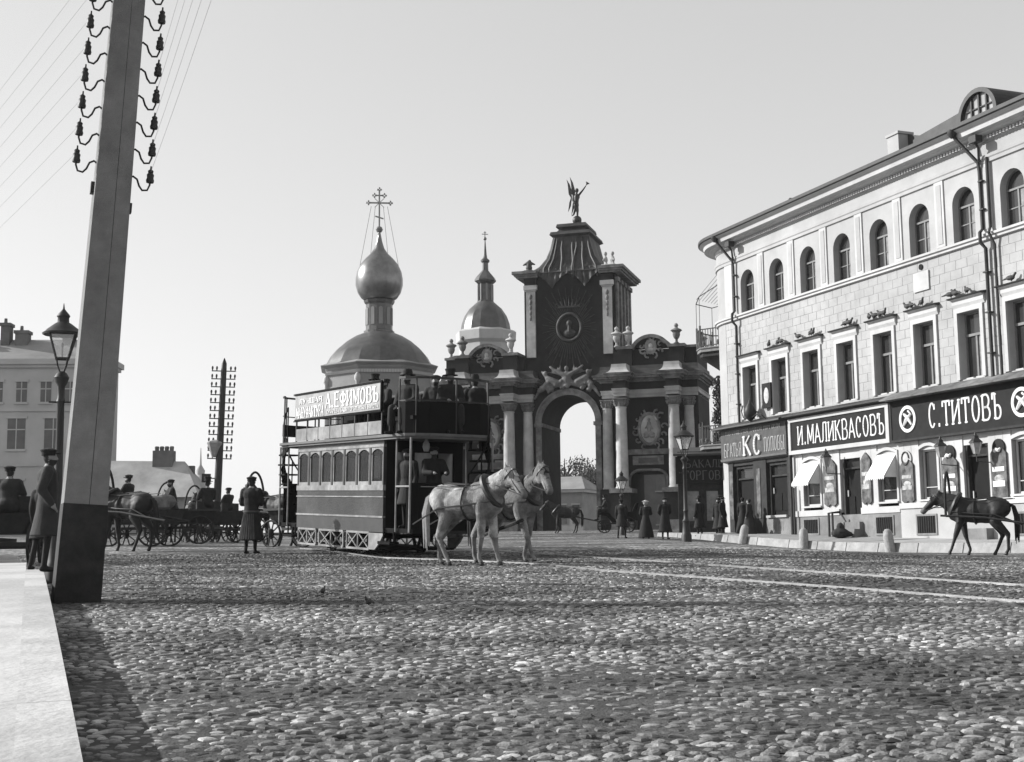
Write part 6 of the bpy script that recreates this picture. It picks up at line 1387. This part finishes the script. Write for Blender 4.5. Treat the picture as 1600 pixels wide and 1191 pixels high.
# carts and cabs on the left of the square (horses head to the left or away)
P1 = put(283, 42); cart('four-wheeled dark cart with loaded sides behind the long-coated man', P1, math.pi+.25, 1.9)
P2 = put(330, 45); cart('dark cart under the distant telegraph pole', P2, math.pi/2+.75, 1.7)
P3 = put(366, 48); cart('small low cart beyond the long-coated man', P3, math.pi-.5, 1.5)
P4 = put(222, 38); cart('cart carrying a pale rounded load of sacks by the boxed pole', P4, math.pi-.15, 1.8, load=True)
horse('dark horse under a tall wooden shaft bow just past the boxed pole', put(196, 33), math.pi*.86, M_BROWN, M_BLKH, (.1, -.1, .15, -.1), (0, .0), 1.5, True, True, 'cart horses on the square')
horse('dark horse with shaft bow facing away beside the carts', put(263, 47), math.pi*.62, M_BROWN, M_BLKH, (0, .05, 0, -.05), (0, 0), 1.5, True, True, 'cart horses on the square')
horse('dark horse with shaft bow beyond the distant pole\'s foot', put(300, 50), math.pi*.55, M_BROWN, M_BLKH, (0, .05, 0, -.05), (0, 0), 1.5, True, True, 'cart horses on the square')
horse('dark horse with tall shaft bow behind the tram\'s rear stair', put(425, 38), math.pi*.8, M_BROWN, M_BLKH, (.05, -.1, .1, -.1), (-.02, -.02), 1.5, True, True, 'cart horses on the square')
P5 = put(446, 37); cart('cart half hidden behind the tram\'s rear platform', P5+Vector((.6, -.3, 0)), math.pi*.8, 1.5, seat=False)
def on_cart(P, rz, dx, dz): return Vector((P.x+dx*math.cos(rz), P.y+dx*math.sin(rz), P.z+dz))
person('person', 'cart driver in dark cap and coat seated on the loaded-sided cart', on_cart(P1, math.pi+.25, .35, 1.08), math.pi+.5, 1.75, 'black_cloth', hat='cap', arms='reins', legs='sit', group='drivers on the carts')
person('person', 'broad-shouldered driver in low hat seated below the distant telegraph pole', on_cart(P2, math.pi/2+.75, .3, 1.1), math.pi/2+.6, 1.95, 'black_cloth', hat='tall', arms='reins', legs='sit', group='drivers on the carts')
person('person', 'driver on the small low cart beyond the long-coated man', on_cart(P3, math.pi-.5, .3, 1.05), math.pi-.5, 1.7, 'black_cloth', hat='cap', arms='reins', legs='sit', group='drivers on the carts')
person('person', 'driver perched behind the dark horse by the boxed pole', on_cart(P4, math.pi-.15, .45, 1.1), math.pi-.2, 1.75, 'black_cloth', hat='cap', arms='reins', legs='sit', group='drivers on the carts')
# cab at the picture's left, behind the two men
PL = put(8, 27); cart('blurred dark cab waiting beyond the two men at the pole', PL, math.pi*.55, 1.6); person('person', 'cab driver hunched in a dark coat beyond the two men', on_cart(PL, math.pi*.55, .2, 1.05), math.pi*.5, 1.8, 'charcoal_cloth', hat='cap', arms='reins', legs='sit', group='drivers on the carts')
# standing people
q = foot(392, 31); person('person', 'man in long belted pleated coat and flat cap standing with his back turned', q, math.radians(75), 1.80, 'black_cloth', .62, 'cap', 'front', 'stand', apron=True, vox=.022)
q = foot(72, 18.3); q.z += .236; person('person', 'man in dark coat and cap standing close beside the boxed pole', q, math.radians(20), 1.70, 'charcoal_cloth', .42, 'cap', 'pocket', 'stand', vox=.022)
q = put(68, 24.5); person('person', 'man in cap and short coat walking beyond the man at the boxed pole', q, math.radians(80), 1.74, 'black_cloth', .35, 'cap', 'down', 'walk')
# people before the arch and the shops
for px, Y, rz, h_, kw, lb in ((972, 57, 1.2, 1.68, dict(coat='black_cloth', hat='cap', legs='walk', length=.4), 'man in dark coat walking before the arch columns'), (1010, 57.5, 1.5, 1.62, dict(coat='black_cloth', skirt=True, hat='bonnet', arms='front'), 'woman in wide dark dress and pale bonnet before the arch passage'), (1040, 57, -1.4, 1.78, dict(coat='black_cloth', length=.62, hat='cap', arms='back'), 'stout man in long dark overcoat by the gas lamp'),
        (1094, 58.5, 2.2, 1.72, dict(coat='black_cloth', length=.55, hat='bowler'), 'man in bowler hat before the low corner shop'), (1124, 59.5, -2.0, 1.7, dict(coat='black_cloth', length=.6, hat='cap'), 'man in long coat at the low corner shop\'s end')):
    q = put(px, Y); q.z += .12 if px > 1060 else 0; person('person', lb, q, rz, h_, group='walkers before the arch and shops', **kw)
for t, o_, rz, h_, kw, lb in ((-1.9, 1.0, 2.2, 1.74, dict(coat='charcoal_cloth', length=.5, hat='cap'), 'man in dark coat at the tea-shop door'), (-1.0, 1.4, -.6, 1.66, dict(coat='black_cloth', length=.6, hat='cap'), 'man in long black coat in front of the tea-shop door'), (-.1, .9, 1.0, 1.62, dict(coat='black_cloth', skirt=True, hat='shawl'), 'woman in black shawl and dress by the tea-shop pier'), (.75, 1.1, 2.6, 1.55, dict(coat='charcoal_cloth', skirt=True, hat='shawl'), 'short woman in dark dress below the tea-shop window')):
    q = bw(t, o_, 0); q.z = lin(PZ, t)+H-(.1*o_/2.6); person('person', lb, q, rz, h_, group='people at the tea shop', **kw)
q = bw(7.3, 1.0, 0); q.z = lin(PZ, 7.3)+H-.04
m = MB(); m.ell((0, 0, .14), (.38, .3, .2), 10); m.ell((.0, 0, .36), (.16, .15, .2), 10); m.ell((.25, .0, .1), (.25, .2, .12), 8); me = fuse(m, .03, 2); me.polygons.foreach_set('use_smooth', [True]*len(me.polygons)); o = obj('sack_heap', me, COATS['charcoal_cloth']); o.location = q; tag(o, 'dark heap of sacks on the pavement below the shop door', 'sacks')
# tram crew and passengers
def seat_on(x, y, z, rz, lb, **kw):
    q = tw_(x, y, z); return person('person', lb, q, HD+rz, group='people on the tram', **kw)
seat_on(Lh+.75, -.15, .62, -.15, 'tram driver in dark coat with white collar at the dash', h=1.75, coat='black_cloth', arms='reins', hat='cap', length=.5)
seat_on(Lh+.45, -.62, .62, -1.2, 'man in dark coat on the tram\'s front platform behind the driver', h=1.70, coat='black_cloth', arms='down', hat='cap', length=.4)
seat_on(Lh+.55, -.72, 2.98, -1.1, 'broad-hatted passenger on the front of the tram\'s top deck', h=1.78, coat='black_cloth', arms='lap', legs='sit', hat='bowler')
seat_on(Lh+.75, -.15, 2.98, -.7, 'middle passenger of the three on the tram\'s top front bench', h=1.7, coat='charcoal_cloth', arms='lap', legs='sit', hat='cap')
seat_on(Lh+.95, .1, 3.0, -.3, 'passenger in peaked cap at the front rail of the top deck', h=1.78, coat='black_cloth', arms='front', legs='sit', hat='tall')
seat_on(.35, -.25, 3.12, -1.57, 'passenger in tall hat rising above the tram\'s banner', h=1.75, coat='black_cloth', arms='lap', legs='sit', hat='tall')
seat_on(.9, -.25, 3.06, -1.57, 'passenger in low cap beside the tall hat above the tram\'s banner', h=1.72, coat='black_cloth', arms='lap', legs='sit', hat='cap')
seat_on(Lh+.9, .75, 2.3, 2.6, 'dark figure climbing the tram\'s far front stair', h=1.6, coat='black_cloth', arms='hold', hat='bowler', length=.5)
m = MB(); m.box(Lh+.3, Lh+1.25, -.95, -.2, 2.9, 2.98); m.box(Lh+.35, Lh+1.2, -.9, -.3, 2.61, 2.9); m.build('deck_bench', M_TD, tram)
seat_on(-.6, .62, 1.08, -1.57, 'passenger seen through the tram\'s fourth saloon window', h=1.7, coat='black_cloth', arms='lap', legs='sit', hat='cap')
seat_on(.9, .62, 1.08, -1.57, 'passenger seen through the tram\'s fifth saloon window', h=1.7, coat='black_cloth', arms='lap', legs='sit', hat='bowler')
# loaded cart horse on the right
qb = put(1530, 34)
horse('dark bay horse in white-banded harness trotting past the shops', qb, math.pi-.5, M_BROWN, M_BLKH, (.26, -.2, -.15, .18), (.0, -.22), 1.5, True, True, 'cart horses on the square')
add = thing('horse_cart', 'low cart drawn by the bay horse, mostly beyond the shop corner', 'cart', qb+Vector((2.1, -1.15, .02)), math.pi-.5)
add_wheels(add, [(-.55, .62, .42), (-.55, -.62, .42), (.75, .58, .36), (.75, -.58, .36)]); m = MB(); m.hexa([(-1.2, -.5, .62), (1.0, -.5, .62), (1.0, .5, .62), (-1.2, .5, .62), (-1.3, -.62, .95), (1.1, -.62, .95), (1.1, .62, .95), (-1.3, .62, .95)]); m.build('body', M_WOOD, add)
m = MB(); m.bar((-.55, -.62, .42), (-.55, .62, .42), .07); m.bar((.75, -.58, .36), (.75, .58, .36), .07); m.bar((-.8, 0, .5), (.9, 0, .5), .1); m.build('axles', M_DARK, add)
# carriage and dark horse before the arch
qa = put(884, 74); horse('dark horse harnessed to the carriage before the arch opening', qa, math.pi-.05, M_BROWN, M_BLKH, (.08, -.05, .08, -.06), (0, -.05), 1.5, True, False, 'cart horses on the square')
qc = put(966, 74); cg = thing('carriage', 'small dark open carriage standing before the arch columns', 'carriage', qc, math.pi-.05)
add_wheels(cg, [(-.55, .62, .42), (-.55, -.62, .42), (.75, .58, .36), (.75, -.58, .36)]); m = MB(); m.prism([(-1.0, .95), (-.9, .6), (.3, .55), (.6, .9), (1.0, 1.0), (1.0, 1.1), (.5, 1.1), (.2, .75), (-.3, .75), (-.35, 1.1), (-.8, 1.15), (-1.0, 1.6), (-1.15, 1.6)], -.5, .5); m.build('body', M_TD, cg); m = MB(); m.bar((-.55, -.62, .42), (-.55, .62, .42), .06); m.bar((.75, -.58, .36), (.75, .58, .36), .06); m.bar((-.6, 0, .5), (.8, 0, .5), .08); m.build('axles', M_DARK, cg)
for s in (-1, 1): m = MB(); m.tube([(.9, s*.4, .6), (2.6, s*.42, .95), (3.3, s*.36, 1.0)], .03, 6); m.build('shaft', M_DARK, cg, True)
person('person', 'coachman on the carriage before the arch', qc+Vector((-.7, 0, 1.08)), math.pi, 1.75, 'black_cloth', hat='tall', arms='reins', legs='sit', group='drivers on the carts')
# sparrows on the cobbles
for px, py, lb in ((504, 928, 'tiny dark sparrow on the cobbles before the tram'), (576, 946, 'tiny dark sparrow on the cobbles nearer the boxed pole\'s shadow')):
    q = hit(px, py); o = obj('sparrow', pme, None); o.location = q; o.scale = (.42,)*3; o.rotation_euler.z = px; tag(o, lb, 'bird', 'sparrows on the cobbles')

# clods, straw and droppings trodden into the square
rg = np.random.default_rng(11); m = MB()
for i in range(900):
    y = 5.5+rg.random()**1.4*24; x = rg.uniform(-.40, .42)*y
    if kerb_side(x, y) > -.3: continue
    r_ = rg.uniform(.008, .028); z = G(x, y)+.012; n = 5; a0 = rg.uniform(0, 6.28); st = rg.uniform(.6, 2.2)
    vs = [(x+r_*st*math.cos(a0+2*math.pi*k/n)*rg.uniform(.7, 1.2), y+r_*math.sin(a0+2*math.pi*k/n)*rg.uniform(.7, 1.2), z-.006) for k in range(n)]+[(x, y, z+r_*.45)]
    m.add(vs, [(k, (k+1) % n, n) for k in range(n)])
tag(m.build('road_litter', mat('road_dirt', .07, .95, .5, 8), ground), kind='stuff')
# ================================================================== morning haze over the square
hm = bpy.data.materials.new('haze_air'); hm.use_nodes = True; hn = hm.node_tree.nodes; hn.clear()
ho = hn.new('ShaderNodeOutputMaterial'); hv = hn.new('ShaderNodeVolumePrincipled'); hv.inputs['Color'].default_value = (.97, .97, .97, 1); hv.inputs['Density'].default_value = .00022; hv.inputs['Anisotropy'].default_value = .35
hm.node_tree.links.new(hv.outputs[0], ho.inputs['Volume'])
b = MB(); b.box(-505, 505, -45, 705, -2.2, 34); hz_ = b.build('haze', hm); tag(hz_, kind='stuff')
